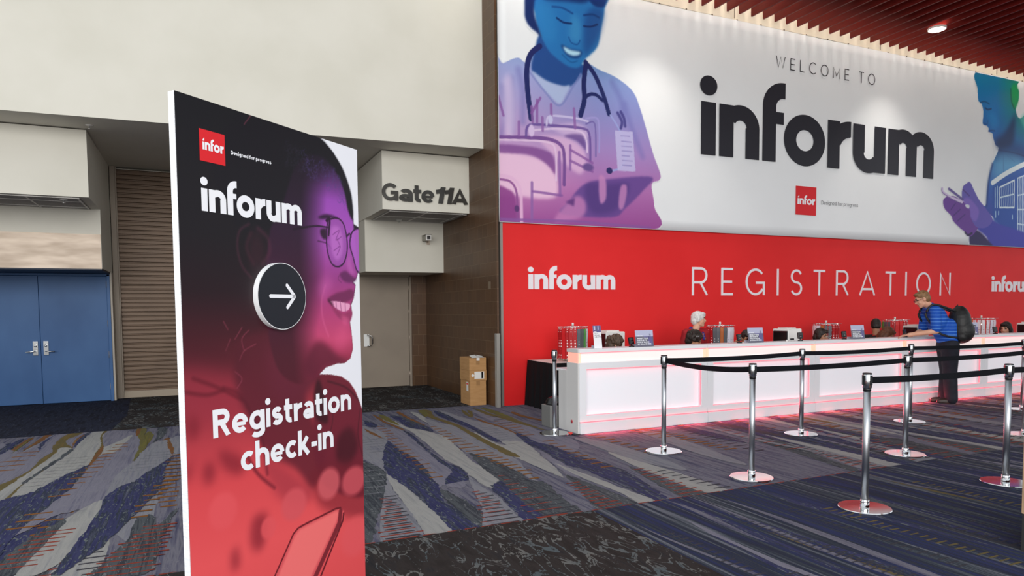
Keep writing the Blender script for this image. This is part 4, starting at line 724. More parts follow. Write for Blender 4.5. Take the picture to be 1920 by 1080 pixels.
# ------------------------------------------------------------------ welcome banner
bn = thing('welcome_banner', 'huge white welcome banner with a nurse and a man on his phone', 'banner', (0, 0, 0))
fab = noisy('white_banner_vinyl', rgb(230, 233, 236), rgb(234, 237, 240), .8, .42, 0, spec=.35)
bx0, bx1, bz0, bz1 = 4.185, 18.6, 2.795, 6.49
g = MB(); nx = 90; nz = 22
def bh(x, z): return 9.60 - .010 * math.sin(x * 1.7 + z * .8) - .006 * math.sin(x * 4.1 - z * 2.3) * (1 - abs(z - 4.6) / 2.4)
nn = len(g.v)
for j in range(nz + 1):
    for i in range(nx + 1):
        x = bx0 + (bx1 - bx0) * i / nx; z = bz0 + (bz1 - bz0) * j / nz; g.v.append((x, 9.61 + (bh(x, z) - 9.6) * .5, z))
for j in range(nz):
    for i in range(nx): q = j * (nx + 1) + i; g.f.append((q, q + 1, q + nx + 2, q + nx + 1)); g.m.append(0); g.sm.append(True)
o = g.build('banner_sheet', fab, bn); md = o.modifiers.new('thickness', 'SOLIDIFY'); md.thickness = .004; md.offset = 1
YB = 9.592
P, wd = glyphs_inforum()
a2 = [(7.970,4.147),(14.044,4.096),(7.951,5.044),(13.752,4.149)]
lay_glyphs(P, wd, a2[0][0], a2[1][0], (a2[0][1] + a2[1][1]) / 2, a2[2][1] - a2[0][1], bw(YB), 8e-5).build('lettering', mat('charcoal_ink', rgb(40, 40, 48), .42, spec=.35), bn)
a = [(9.657,5.789),(12.245,5.819),(9.628,6.002),(12.239,6.034)]
P, wd = stroke_text('WELCOME TO', .80, .052, 1.0); lay_letters(P, wd, a[0][0], a[1][0], (a[0][1] + a[1][1]) / 2, (a[2][1] - a[0][1] + a[3][1] - a[1][1]) / 2 / 1.38, bw(YB), mat('charcoal_ink', rgb(40, 40, 48), .42, spec=.35), bn)
a = [(10.184,3.200),(10.709,3.196),(10.173,3.729)]
MB().face([(a[0][0], YB, a[0][1]), (a[1][0], YB, a[0][1]), (a[1][0], YB, a[2][1]), (a[0][0], YB, a[2][1])]).build('logo_square', RED_INK, bn)
w_ = a[1][0] - a[0][0]; P, wd = glyphs_inforum('infor', True); lay_glyphs(P, wd, a[0][0] + w_ * .09, a[0][0] + w_ * .94, a[0][1] + (a[2][1] - a[0][1]) * .37, w_ * .205, bw(YB - .001), 8e-5).build('lettering', WHITE_INK, bn)
a = [(10.843,3.423),(11.836,3.426),(10.841,3.493)]
P, wd = stroke_text('Designed for progress', .18, .075); lay_glyphs(P, wd, a[0][0], a[1][0], a[0][1], (a[2][1] - a[0][1]) / 1.38, bw(YB), 8e-5).build('lettering', mat('grey_ink', rgb(108, 108, 114), .45), bn)
# nurse
nw = [(4.159,2.766),(7.209,2.899)]; p = Print(bx0 + .01, 7.26, bz0 + .01, 6.47, .0115); U, V = p.U, p.V
Vb = np.clip((V - 2.8) / 3.67, 0, 1)
p.c[:] = np.array([232, 235, 238]) / 255.
bodyc = vgrad(V, [(6.47, (40, 110, 170)), (5.6, (84, 140, 190)), (5.1, (130, 150, 205)), (4.6, (136, 138, 196)), (4.0, (160, 130, 190)), (3.4, (172, 108, 172)), (2.8, (150, 74, 146))])
lft = np.clip((5.9 - U) / 1.2, 0, 1)[..., None]; bodyc = bodyc * (1 - lft * .5) + vgrad(V, [(6.47, (120, 150, 200)), (5.3, (176, 180, 222)), (4.8, (196, 178, 220)), (4.2, (214, 170, 210)), (3.5, (222, 160, 200)), (2.8, (160, 80, 150))]) * lft * .5
body = [(4.134,5.055),(4.275,5.143),(4.508,5.258),(4.634,5.209),(4.708,5.364),(4.874,5.501),(5.154,5.362),(5.616,5.294),(5.695,5.355),(5.934,5.270),(6.259,5.184),(6.572,5.009),(6.722,4.748),(6.851,4.411),(6.983,4.033),(7.125,3.723),(7.099,3.614),(6.950,3.532),(7.004,3.178),(6.935,2.780),(4.110,2.764)]
m = p.mask(body, .004)[..., None]; p.c = p.c * (1 - m) + bodyc * m
for P in ([(4.272,4.794),(4.304,4.416),(4.229,4.089)], [(4.397,4.937),(4.408,4.170)], [(6.426,4.784),(6.510,4.516),(6.767,3.980)], [(6.177,5.098),(6.342,4.844),(6.384,4.641)], [(4.524,5.082),(4.594,4.770),(4.591,4.318)]): p.line(P, .10, (100, 100, 170), .08, .35)
p.poly([(4.272,4.858),(4.415,4.940),(4.444,4.174),(4.300,4.095)], (226, 206, 234), .04, .6)
# neck, undershirt, face, cap
p.poly([(4.894,5.649),(5.154,5.395),(5.656,5.300),(5.596,5.125),(5.401,4.940),(5.228,4.929),(4.927,4.973),(4.743,5.111),(4.800,5.409)], (34, 74, 140), .01)
p.poly([(4.743,5.095),(4.983,4.986),(5.266,4.934),(5.405,4.957),(5.323,4.792),(5.227,4.655),(5.075,4.746),(4.889,4.903)], (172, 186, 222), .006); p.line([(4.706,5.074),(4.963,4.814),(5.227,4.632),(5.459,4.941),(5.596,5.158)], .03, (120, 130, 190), .02, .7)
p.poly([(4.788,6.273),(4.804,5.956),(4.839,5.769),(4.931,5.590),(5.042,5.428),(5.230,5.307),(5.421,5.235),(5.577,5.262),(5.695,5.412),(5.902,5.619),(5.975,5.916),(6.040,6.228),(6.040,6.497)], (36, 112, 178), .006)
p.poly([(5.463,6.065),(5.618,5.893),(5.598,5.657),(5.462,5.637),(5.385,5.724)], (64, 146, 200), .05, .6); p.poly([(4.823,6.087),(5.120,6.073),(5.156,5.624),(4.931,5.622)], (44, 128, 190), .05, .5); p.poly([(5.697,6.104),(6.015,6.224),(5.955,5.845),(5.775,5.550),(5.656,5.466)], (20, 66, 130), .05, .7)
p.poly([(4.660,6.250),(4.629,5.959),(4.657,5.820),(4.729,5.736),(4.828,5.677),(4.912,5.613),(4.865,5.741),(4.803,5.892),(4.786,6.049),(4.810,6.277)], (18, 40, 96), .006); p.poly([(5.698,6.436),(5.816,6.257),(6.032,6.261),(6.056,6.499)], (16, 50, 112), .01); p.poly([(4.935,6.299),(4.972,6.193),(5.310,6.220),(5.697,6.270),(5.777,6.450)], (14, 46, 104), .02)
p.line([(5.102,6.103),(5.272,6.112),(5.455,6.058)], .03, (18, 66, 130), .02, .8); p.line([(5.658,6.065),(5.815,6.104),(5.935,6.077)], .03, (14, 50, 110), .02, .8)
p.line([(5.176,5.946),(5.290,5.899),(5.432,5.903)], .03, (10, 40, 96), .012, .95); p.line([(5.657,5.899),(5.783,5.912),(5.903,5.965)], .03, (10, 40, 96), .012, .95)
p.line([(5.385,5.691),(5.431,5.613),(5.539,5.602),(5.586,5.669)], .02, (16, 70, 136), .015, .8)
p.poly([(5.250,5.556),(5.422,5.516),(5.617,5.511),(5.585,5.416),(5.461,5.379),(5.337,5.421)], (14, 56, 116), .01); p.poly([(5.288,5.532),(5.430,5.500),(5.586,5.496),(5.570,5.447),(5.461,5.419),(5.345,5.448)], (176, 218, 238), .006); p.line([(5.269,5.411),(5.422,5.317),(5.538,5.350)], .02, (20, 80, 140), .015, .7)
# stethoscope
for P, w_ in (([(4.885,5.480),(4.726,5.334),(4.662,5.100),(4.674,4.779),(4.730,4.381)], .085), ([(5.695,5.338),(5.655,5.032),(5.662,4.765),(5.594,4.522)], .085), ([(5.687,5.354),(5.854,5.175),(6.014,4.874),(6.116,4.595)], .075), ([(5.634,4.627),(5.694,4.819),(5.853,4.875),(5.994,4.796)], .055)): p.line(P, w_, (30, 38, 96), .006)
p.line([(6.144,4.581),(6.301,4.391),(6.426,4.160),(6.435,3.917),(6.322,3.752),(6.136,3.699)], .03, (150, 158, 212), .006); p.ell(*[(6.128,3.699)][0], .06, .05, (44, 40, 100), .1)
p.poly([(6.227,4.349),(6.574,4.362),(6.630,3.722),(6.285,3.711)], (186, 180, 222), .004, .9, False)
for k in range(7): p.line([(q[0], q[1]) for q in ([(6.343,4.274),(6.510,4.279)] if k == 0 else [(6.359,4.189),(6.544,4.192)] if k == 1 else [(6.360,4.113),(6.553,4.116)] if k == 2 else [(6.368,4.037),(6.561,4.040)] if k == 3 else [(6.368,3.960),(6.511,3.962)] if k == 4 else [(6.376,3.885),(6.570,3.886)] if k == 5 else [(6.377,3.808),(6.553,3.811)])], .018, (140, 130, 190), .008, .8, False)
for P in ([(6.280,4.630),(6.363,4.501),(6.343,4.395)], [(6.342,4.654),(6.405,4.557),(6.426,4.438)]): p.line(P, .05, (56, 52, 120), .02, .8)
# tablet, hands
p.poly([(5.651,3.446),(6.095,3.562),(6.950,3.657),(6.768,3.414),(6.428,3.112),(6.177,2.959),(5.257,2.966),(5.374,3.158)], (96, 66, 140), .01, .9); p.poly([(5.690,3.448),(6.177,3.498),(6.512,3.503),(6.302,3.105),(5.810,3.010)], (70, 48, 116), .03, .6)
p.poly([(5.932,3.585),(6.033,3.592),(6.074,3.439),(6.054,3.230),(5.951,3.190)], (190, 130, 184), .01, .9); p.poly([(6.343,3.457),(6.448,3.492),(6.461,3.359),(6.386,3.109),(6.302,3.140)], (184, 124, 180), .01, .9); p.poly([(5.257,3.050),(5.531,3.268),(5.690,3.141),(5.609,2.932),(5.141,2.843)], (196, 126, 182), .02, .8); p.poly([(5.316,3.154),(5.492,3.232),(5.472,3.095)], (92, 50, 120), .01, .9)
# double exposure: hospital beds
p.poly([(4.121,3.823),(4.478,3.838),(4.807,3.800),(5.013,3.701),(5.164,3.513),(5.166,3.246),(4.915,3.181),(4.472,3.204),(4.115,3.247)], (236, 196, 222), .02, .9); p.poly([(4.865,4.084),(5.224,4.167),(5.534,4.079),(5.691,3.890),(5.611,3.613),(5.338,3.727)], (222, 180, 216), .02, .8); p.poly([(5.111,4.289),(5.457,4.390),(5.693,4.330),(5.692,4.161),(5.301,4.191)], (216, 186, 222), .02, .7)
p.poly([(4.122,3.935),(4.624,3.964),(4.958,3.928),(5.108,3.842),(5.145,3.579),(4.994,3.717),(4.697,3.834),(4.121,3.823)], (124, 70, 140), .01, .8); p.poly([(4.115,3.295),(4.329,3.293),(4.454,3.171),(4.450,2.746),(4.109,2.732)], (138, 60, 134), .01, .9); p.poly([(5.301,4.175),(5.613,4.221),(5.692,3.992),(5.534,4.113)], (90, 60, 130), .015, .7)
for P, w_, c in (([(4.123,4.047),(4.625,4.088),(5.034,4.100),(5.243,4.026),(5.300,3.858),(5.298,3.422)], .055, (112, 70, 142)), ([(4.123,4.008),(4.625,4.045),(5.015,4.049),(5.147,3.945),(5.160,3.480)], .03, (226, 196, 226)), ([(4.117,3.484),(4.366,3.473),(4.510,3.370),(4.552,3.209),(4.560,2.784)], .05, (226, 180, 214)), ([(4.117,3.433),(4.348,3.417),(4.455,3.317),(4.486,3.140),(4.490,2.781)], .035, (140, 74, 142)),
        ([(4.644,4.112),(4.663,4.244),(4.774,4.297),(5.149,4.316),(5.613,4.322),(5.752,4.235),(5.771,3.829)], .04, (104, 78, 150)), ([(4.718,4.201),(5.149,4.269),(5.574,4.271),(5.692,4.161),(5.712,3.960)], .03, (220, 196, 228)), ([(4.997,4.310),(5.017,4.427),(5.150,4.468),(5.535,4.466),(5.733,4.436)], .03, (206, 196, 232)), ([(5.693,4.482),(5.893,4.503),(5.933,4.320),(5.932,3.979)], .03, (158, 150, 208)), ([(5.693,4.398),(5.852,4.407),(5.872,3.905)], .025, (110, 96, 164))): p.line(P, w_, c, .006, .9)
for P in ([(4.738,3.418),(4.733,2.791)], [(5.409,4.034),(5.407,3.665)], [(5.215,3.917),(5.228,3.250)], [(4.525,4.311),(4.524,4.117)], [(4.923,4.417),(4.929,4.221)], [(5.075,4.631),(5.081,4.368)], [(5.477,4.610),(5.496,4.311)], [(4.739,4.560),(4.756,4.335)], [(4.832,4.668),(4.830,4.342)]): p.line(P, .045, (140, 96, 164), .01, .85, False)
for P in ([(4.748,3.287),(5.258,3.252)], [(5.416,3.968),(5.811,3.798)], [(5.416,3.800),(5.811,3.661)], [(4.186,4.657),(4.268,4.380)], [(4.738,4.463),(4.888,4.707)], [(4.111,2.835),(5.451,2.864),(6.922,2.822)]): p.line(P, .04, (134, 84, 156), .01, .8, False)
p.ell(*[(4.736,4.202)][0], .05, .09, (214, 190, 228), .3); p.ell(*[(4.478,3.009)][0], .04, .05, (92, 50, 110), .3); p.ell(*[(5.066,4.400)][0], .04, .07, (200, 196, 232), .3); p.ell(*[(5.731,3.724)][0], .10, .06, (104, 76, 140), .5)
SHY = lambda a, b: 9.6015 + .5 * (-.010 * np.sin(a * 1.7 + b * .8) - .006 * np.sin(a * 4.1 - b * 2.3) * (1 - np.abs(b - 4.6) / 2.4))
BGC = np.array([232, 235, 238]) / 255.
p.build('printed_nurse', lambda a, b: (a, SHY(a, b), b), bn, .42, BGC)
# man with a phone
p = Print(14.15, 18.58, bz0 + .01, 6.47, .0125); U, V = p.U, p.V; p.c[:] = np.array([232, 235, 238]) / 255.
hc = vgrad(V, [(6.47, (18, 118, 158)), (5.8, (10, 116, 186)), (5.2, (20, 96, 176)), (4.9, (24, 60, 120)), (4.6, (60, 130, 190)), (4.0, (40, 90, 176)), (3.3, (56, 62, 156)), (2.8, (66, 58, 150))])
gr = np.clip((U - 16.1) / 1.0, 0, 1)[..., None] * np.clip((V - 5.0) / 1.0, 0, 1)[..., None]; hc = hc * (1 - gr) + np.array([14, 146, 96]) / 255 * gr
head = [(15.411,6.502),(15.435,6.131),(15.473,5.894),(15.584,5.831),(15.654,5.654),(15.637,5.433),(15.714,5.391),(15.797,5.382),(15.855,5.329),(15.844,5.273),(15.984,5.244),(16.016,5.161),(16.107,5.012),(16.224,4.928),(16.030,4.586),(15.910,4.191),(15.857,3.716),(15.900,3.547),(17.515,2.683),(17.818,2.737),(17.637,5.870),(16.977,5.667),(16.792,5.843),(16.882,6.070),(16.886,6.265),(16.808,6.364),(16.921,6.703)]
m = p.mask(head, .004)[..., None]; p.c = p.c * (1 - m) + hc * m
p.poly([(16.110,5.106),(16.417,5.307),(16.687,5.637),(16.788,5.777),(16.775,5.342),(16.717,5.075),(16.366,4.923),(16.210,4.935)], (18, 44, 92), .06, .85); p.poly([(16.977,5.667),(17.103,5.505),(17.367,5.311),(17.673,5.251),(17.637,5.870),(17.190,5.821)], (120, 200, 190), .04, .6)
p.poly([(16.614,6.340),(16.792,6.384),(16.874,6.221),(16.856,6.002),(16.748,5.860),(16.631,6.019)], (20, 160, 84), .02, .8); p.line([(16.582,6.272),(16.624,6.018),(16.733,5.858)], .04, (10, 86, 70), .03, .7); p.line([(15.542,5.860),(15.690,5.894),(15.843,5.861)], .03, (10, 66, 110), .02, .8); p.line([(15.710,5.761),(15.801,5.738),(15.917,5.767)], .035, (8, 50, 96), .015, .9); p.line([(15.671,5.437),(15.782,5.415),(15.819,5.503)], .03, (8, 70, 130), .02, .6); p.line([(15.857,5.278),(15.967,5.306),(16.065,5.307)], .03, (8, 50, 110), .015, .8)
p.poly([(16.040,6.501),(16.644,6.451),(16.855,6.564),(16.704,6.674),(16.068,6.632)], (16, 110, 100), .05, .6); p.poly([(15.770,5.667),(16.045,5.697),(16.197,5.457),(15.995,5.309),(15.846,5.506)], (24, 140, 206), .06, .6)
p.line([(16.225,4.911),(16.654,4.896),(17.139,4.849),(17.704,4.717)], .035, (16, 40, 100), .012, .9); p.line([(16.030,4.586),(15.910,4.191),(15.866,3.674)], .06, (20, 50, 120), .05, .8); p.line([(16.390,4.873),(16.419,4.443)], .02, (24, 60, 130), .01, .8); p.line([(16.404,4.874),(16.810,4.691)], .015, (24, 60, 130), .01, .7)
p.poly([(16.369,4.871),(17.024,4.796),(17.112,4.538),(16.538,4.365),(16.187,4.253),(16.043,4.329),(16.135,4.594)], (120, 186, 224), .10, .55)
# streetcar seen through the shirt
p.poly([(16.085,4.182),(16.536,4.399),(17.152,4.630),(17.700,4.784),(17.808,2.918),(17.242,2.990),(16.202,3.258)], (32, 78, 164), .01, .85); p.line([(16.050,4.179),(16.534,4.425),(17.150,4.665),(17.697,4.829)], .11, (226, 236, 240), .01); p.line([(16.110,4.110),(16.540,4.313),(17.157,4.533),(17.706,4.673)], .05, (40, 90, 170), .01)
for a_, b_, c_, d_ in ((0, 0, 0, 0),):
    W1 = [(16.308,4.097),(16.817,4.288),(16.849,3.683),(16.331,3.656)]
    p.line(W1 + W1[:1], .035, (214, 228, 236), .008, 1, False)
    for k in range(1, 7):
        t = k / 7; a0 = np.array(W1[0]) * (1 - t) + np.array(W1[1]) * t; a1 = np.array(W1[3]) * (1 - t) + np.array(W1[2]) * t; p.line([tuple(a0), tuple(a1)], .025, (196, 216, 230), .008, .95, False)
    p.line([(16.320,3.872),(16.833,3.982)], .03, (206, 224, 234), .008, 1, False)
    W2 = [(16.946,4.341),(17.413,4.490),(17.497,2.999),(17.014,3.071)]
    for k in range(0, 9):
        t = k / 8; a0 = np.array(W2[0]) * (1 - t) + np.array(W2[1]) * t; a1 = np.array(W2[3]) * (1 - t) + np.array(W2[2]) * t; p.line([tuple(a0), tuple(a1)], .028, (206, 222, 234), .008, .95, False)
    for t in (0, .3, .55, .8, 1): a0 = np.array(W2[0]) * (1 - t) + np.array(W2[3]) * t; a1 = np.array(W2[1]) * (1 - t) + np.array(W2[2]) * t; p.line([tuple(a0), tuple(a1)], .03, (206, 222, 234), .008, .95, False)
for P in ([(16.147,4.078),(16.168,3.647)], [(16.223,4.109),(16.246,3.651)], [(16.800,3.505),(16.804,3.425)], [(16.187,3.561),(16.193,3.432)], [(16.293,3.567),(16.296,3.502)]): p.line(P, .03, (176, 206, 228), .008, .9, False)
# arm, hands, phone
p.poly([(15.764,3.626),(16.162,3.343),(16.815,3.218),(17.233,3.146),(17.800,3.054),(17.821,2.691),(16.194,2.692),(15.899,2.987),(15.405,3.267)], (62, 62, 168), .012); p.poly([(15.312,3.093),(15.617,3.105),(16.045,2.862),(16.339,2.652),(15.432,2.671)], (40, 26, 84), .008)
p.poly([(14.398,3.718),(14.438,3.534),(14.657,3.392),(14.740,3.279),(14.976,3.143),(15.159,3.066),(15.317,2.974),(15.522,3.101),(15.609,3.276),(15.427,3.523),(15.050,3.714),(14.652,3.815)], (104, 56, 150), .006); p.poly([(15.021,3.775),(15.024,4.005),(15.133,4.096),(15.271,4.139),(15.413,3.988),(15.599,3.787),(15.813,3.628),(16.090,3.384),(15.889,3.202),(15.545,3.188),(15.332,3.391),(15.289,3.600)], (96, 84, 176), .006)
p.poly([(15.049,3.735),(15.212,3.807),(15.453,3.694),(15.611,3.532),(15.505,3.314),(15.332,3.391),(15.284,3.558)], (124, 96, 190), .01); p.poly([(15.132,3.655),(15.266,3.650),(15.256,3.578),(15.155,3.602)], (210, 214, 226), .004)
for P in ([(14.651,3.525),(14.789,3.657)], [(14.747,3.405),(14.958,3.541)], [(14.870,3.285),(15.128,3.444)], [(15.039,3.964),(15.257,3.852)]): p.line(P, .03, (70, 36, 116), .02, .8)
p.line([(15.145,3.065),(15.248,3.006),(15.381,3.053)], .05, (40, 24, 70), .008, .9)
p.line([(14.351,3.945),(14.392,3.862),(14.654,3.774),(15.017,3.703)], .06, (206, 190, 224), .006); p.line([(14.338,3.953),(14.367,3.860),(14.642,3.753),(14.986,3.668)], .02, (96, 70, 140), .006, .8); p.line([(14.569,3.951),(15.035,3.755)], .06, (84, 66, 140), .006, .9)
p.line([(15.430,2.735),(16.621,2.748),(17.818,2.737)], .05, (70, 70, 170), .01, .9)
p.build('printed_man', lambda a, b: (a, SHY(a, b), b), bn, .42, BGC)
# Gate 11A raised metal letters on the gate box
gs = thing('gate_sign_lettering', 'brushed dark raised letters spelling Gate 11A on the cream gate box', 'sign', (0, 10.648, 0))
LM = noisy('dark_polished_letters', rgb(58, 56, 53), rgb(66, 64, 61), 3.2, .22, .75, (1, 1, 2.5), 2)
EDX = [(2.663,3.183),(2.920,3.198),(2.932,3.174),(3.151,3.187),(3.164,3.179),(3.291,3.186),(3.295,3.178),(3.507,3.190),(3.538,3.183),(3.700,3.192),(3.690,3.183),(3.845,3.192),(3.803,3.172),(4.079,3.187)]
zz_ = [(2.776,3.182),(2.781,3.452),(3.918,3.183),(3.921,3.444)]
for i, ch in enumerate('Gate11A'):
    x0, x1 = EDX[2 * i][0], EDX[2 * i + 1][0]; G, wd = stroke_text(ch, 0, .135 if i < 4 else .165); cp = (zz_[1][1] - zz_[0][1]) if i < 4 else (zz_[3][1] - zz_[2][1])
    pts = np.array([c for _, q, _ in G for c in q]); X0, X1 = pts[:, 0].min(), pts[:, 0].max(); Y0 = 0.; sl = .0 if i < 4 else .16
    sk = lambda a, b: a + (b * sl if ch == '1' else 0); xs = [sk(*c) for c in pts]; X0, X1 = min(xs), max(xs); mb = MB()
    for _, q, k in G: mb.prism([(x0 + (sk(a, b) - X0) / (X1 - X0) * (x1 - x0), zz_[0][1] + b / 1.38 * cp) for a, b in q], lambda a, b, d: (a, d, b), -.026 - k * .0005, -.004)
    mb.build('letter', LM, gs)

# ------------------------------------------------------------------ registration counter: separate lit units in a row
CW = mat('white_laminate', (.76, .77, .80), .35, spec=.4)
CG = mat('grey_white_laminate', (.62, .61, .60), .45)
BAND = mat('lit_acrylic_band', (.78, .72, .70), .4, emit=(1.0, .80, .76), estr=.22)
PANEL = mat('lit_acrylic_panel', (.74, .75, .79), .4, emit=(.92, .94, 1.0), estr=.12)
LED = mat('red_led_strip', (.9, .2, .2), .5, emit=(1., .06, .10), estr=1.4)
SEAMM = mat('counter_seam', rgb(170, 168, 172), .6)
MW = 1.907
def counter_unit():
    t = thing('counter_unit', 'white lit registration counter unit', 'counter')
    W = MW - .003
    MB().box(0, W, 0, .27, .962, 1.005).build('counter_top', CW, t, .004)
    MB().box(.012, W - .012, .028, .20, .842, .962).build('lit_band', BAND, t)
    for xa, xb in ((0, .03), (W - .05, W)): MB().box(xa, xb, .022, .05, .842, .962).build('band_post', mat('warm_band_post', (.9, .66, .48), .5, emit=(1., .62, .42), estr=.2), t)
    # frame round the inset panel
    f = MB(); f.box(0, W, 0, .20, .765, .842); f.box(0, W, 0, .20, .138, .212); f.box(0, .095, 0, .20, .212, .765); f.box(W - .095, W, 0, .20, .212, .765)
    f.build('frame', CW, t, .002)
    MB().box(.095, W - .095, .062, .075, .212, .765).build('inset_panel', PANEL, t)
    MB().box(.10, W - .10, .014, .030, .758, .7648).box(W - .1015, W - .0955, .014, .024, .23, .75).box(.11, W - .11, .016, .024, .2125, .216).build('led_strip', LED, t)
    MB().box(.02, W - .02, .006, .018, .956, .9615).build('led_strip', LED, t)
    MB().box(0, W, -.022, .03, 0, .130).build('plinth', CW, t, .002); MB().box(.01, W - .01, -.012, -.002, .131, .137).build('led_strip', LED, t)
    MB().box(0, W, .20, .62, .715, .745).build('desk_top', CW, t, .003)
    MB().box(.02, W - .02, .19, .205, .02, .72).build('back_panel', CG, t)
    for xx in (0, W - .025): MB().box(xx, xx + .025, .20, .47, 0, .72).build('end_panel', CG, t)
    return t
LBL = ['leftmost white counter unit with red edge light and a bare grey end', 'second white counter unit from the left, below the red-jacketed woman', 'white counter unit below the printer with a white front', 'white counter unit that the man with the backpack leans on', 'white counter unit just right of the man with the backpack', 'rightmost white counter unit cut by the picture edge', 'white counter unit beyond the right picture edge']
first = counter_unit(); first.location = (4.085, 7.05, 0); first['label'] = LBL[0]; first['group'] = 'lit counter units'
for i in range(7):
    if i: dup(first, (4.085 + MW * i, 7.05, 0), 0, LBL[i], 'lit counter units')
    area_light('plinth_led_glow', (4.085 + MW * (i + .5), 7.012, .06), (4.085 + MW * (i + .5), 6.80, 0), 1.8, .012, 6, (1., .10, .14))
ep = MB().box(4.065, 4.084, 7.052, 7.322, 0, .84).box(4.065, 4.084, 7.052, 7.322, .963, 1.004).box(4.065, 4.084, 7.322, 7.53, 0, .735); e_ = ep.build('counter_end_panel', CG, None, .003)
tag(e_, 'stepped grey end panel closing the left end of the counter', 'panel')
MB().box(4.070, 4.084, 7.06, 7.30, .84, .963).build('lit_end', mat('coral_lit_acrylic', (.8, .5, .42), .4, emit=(1., .32, .22), estr=.35), e_)
o = MB().lathe([(.0, 0), (.022, 0), (.022, .004), (.0, .004)], n=20).xf(lambda x, y, z: (4.0648 - z, 7.20 + x, .13 + y)).build('grommet', mat('red_grommet', rgb(170, 60, 66), .5), e_)

# ------------------------------------------------------------------ crowd-control posts with retractable belts
DARKP = mat('black_plastic', rgb(20, 21, 24), .4)
BELT = noisy('black_webbing', rgb(25, 27, 33), rgb(33, 35, 42), 90, .8, 0, (1, 1, 3), 2, spec=.2)
def stanchion():
    t = thing('crowd_control_post', 'x', 'barrier post')
    MB().lathe([(.178, 0), (.180, .003), (.180, .019), (.1765, .0235), (.032, .0240)], n=64, smooth=False).build('base', CHROME, t)
    MB().lathe([(.031, .024), (.031, .075), (.026, .08)], n=24).build('collar', CHROME, t)
    MB().lathe([(.0245, .024), (.0245, .882)], n=24).build('post', noisy('brushed_chrome', (.42, .44, .47), (.50, .52, .55), 6, .36, 1., (1, 1, .2), 2), t)
    MB().lathe([(.027, .872), (.027, .895)], n=24).build('black_ring', DARKP, t)
    h = MB().lathe([(.029, .893), (.0315, .897), (.0315, .992), (.029, .995)], n=24).build('belt_housing', mat('satin_chrome', (.62, .63, .65), .2, 1.), t); MB().lathe([(.0325, .992), (.0325, 1.0), (.028, 1.003)], n=24).build('cap', DARKP, h)
    for a in (0, PI / 2, PI, 3 * PI / 2):
        c, s = math.cos(a), math.sin(a); MB().box(.029, .0365, -.010, .010, .915, .985).xf(lambda x, y, z: (x * c - y * s, x * s + y * c, z)).build('belt_slot', DARKP, h)
    return t
POSTS = {'s1': (4.317, 5.74), 's2': (4.322, 4.512), 's3': (4.388, 3.452), 's4': (6.321, 5.824), 's5': (6.36, 4.561), 's6': (8.21, 5.84), 's7': (6.055, 3.45), 's8': (3.80, 7.14), 's9': (8.50, 4.66), 's10': (10.53, 5.81)}
PL = {'s1': 'chrome barrier post at the left corner where two black belts start', 's2': 'second chrome barrier post from the left corner, belt turning right', 's3': 'nearest chrome barrier post, in the foreground at the open end of its belt', 's4': 'chrome barrier post in front of the counter below the woman with glasses', 's5': 'chrome barrier post in the middle row behind the nearest belt', 's6': 'chrome barrier post nearest the man with the backpack',
      's7': 'large chrome barrier post at the right end of the nearest belt', 's8': 'lone chrome post without a belt beside the left counter end', 's9': 'chrome post at the right edge of the middle row, half hidden', 's10': 'chrome barrier post at the far right end of the back row'}
S_OBJ = {}; pro = None
for k, (x, y) in POSTS.items():
    if pro is None: pro = stanchion(); pro.location = (x, y, 0); pro['label'] = PL[k]; S_OBJ[k] = pro; pro['group'] = 'chrome barrier posts'
    else: S_OBJ[k] = dup(pro, (x, y, 0), 0, PL[k], 'chrome barrier posts')
def belt(a, bxy, sag=.03, name='belt'):
    ax, ay = POSTS[a]; d = Vector((bxy[0] - ax, bxy[1] - ay)); L = d.length; d /= L; n = 20; g = MB(); nn = Vector((-d.y, d.x)) * .0012
    for s_ in (-1, 1):
        b0 = len(g.v)
        for i in range(n + 1):
            t = i / n; q = d * (.033 + (L - .066) * t); z = .948 - sag * 4 * t * (1 - t)
            for zz_ in (-.024, .024): g.v.append((q.x + nn.x * s_, q.y + nn.y * s_, z + zz_))
        for i in range(n):
            k = b0 + i * 2; q = (k, k + 2, k + 3, k + 1); g.f.append(q if s_ < 0 else q[::-1]); g.m.append(0); g.sm.append(True)
    m = len(g.v) // 2
    for i in range(n):
        for w in (0, 1): k = i * 2 + w; g.f.append((k, k + m, k + m + 2, k + 2)); g.m.append(0); g.sm.append(False)
    return g.build(name, BELT, S_OBJ[a])
belt('s1', POSTS['s4'], .015); belt('s4', POSTS['s6'], .012); belt('s6', POSTS['s10'], .012); belt('s1', POSTS['s2'], .03); belt('s2', POSTS['s5'], .012); belt('s5', POSTS['s9'], .012)
belt('s3', POSTS['s7'], .012); belt('s7', (7.95, 3.46), .012); belt('s9', (10.6, 4.66), .012); belt('s10', (12.6, 5.8), .012)

# ------------------------------------------------------------------ things on and behind the counter
BLACKP = mat('glossy_black', rgb(14, 13, 15), .25); WPLA = noisy('white_plastic', rgb(214, 212, 208), rgb(220, 219, 216), 3, .4)
def printer(x, y, w, d, label, z=.745, h=.42):
    t = thing('badge_printer', label, 'printer', (x, y, z), 0, 'badge printers')
    MB().box(0, w, 0, d, 0, h).build('body', WPLA, t, .018, seg=3); MB().box(-.010, .03, .012, d - .018, .012, h - .028).build('black_bay', BLACKP, t, .012)
    MB().box(w * .62, w * .63, -.002, .1, .02, h - .01).build('panel_seam', SEAMM, t); MB().box(w * .15, w * .8, .06, d * .8, h - .004, h + .018).build('input_flap', WPLA, t, .006)
    MB().box(w * .14, w * .42, -.004, .01, h * .62, h * .68).build('maker_mark', BLACKP, t, .003); MB().box(-.07, .0, .06, d - .05, 0, .10).build('output_tray', BLACKP, t, .006)
    return t
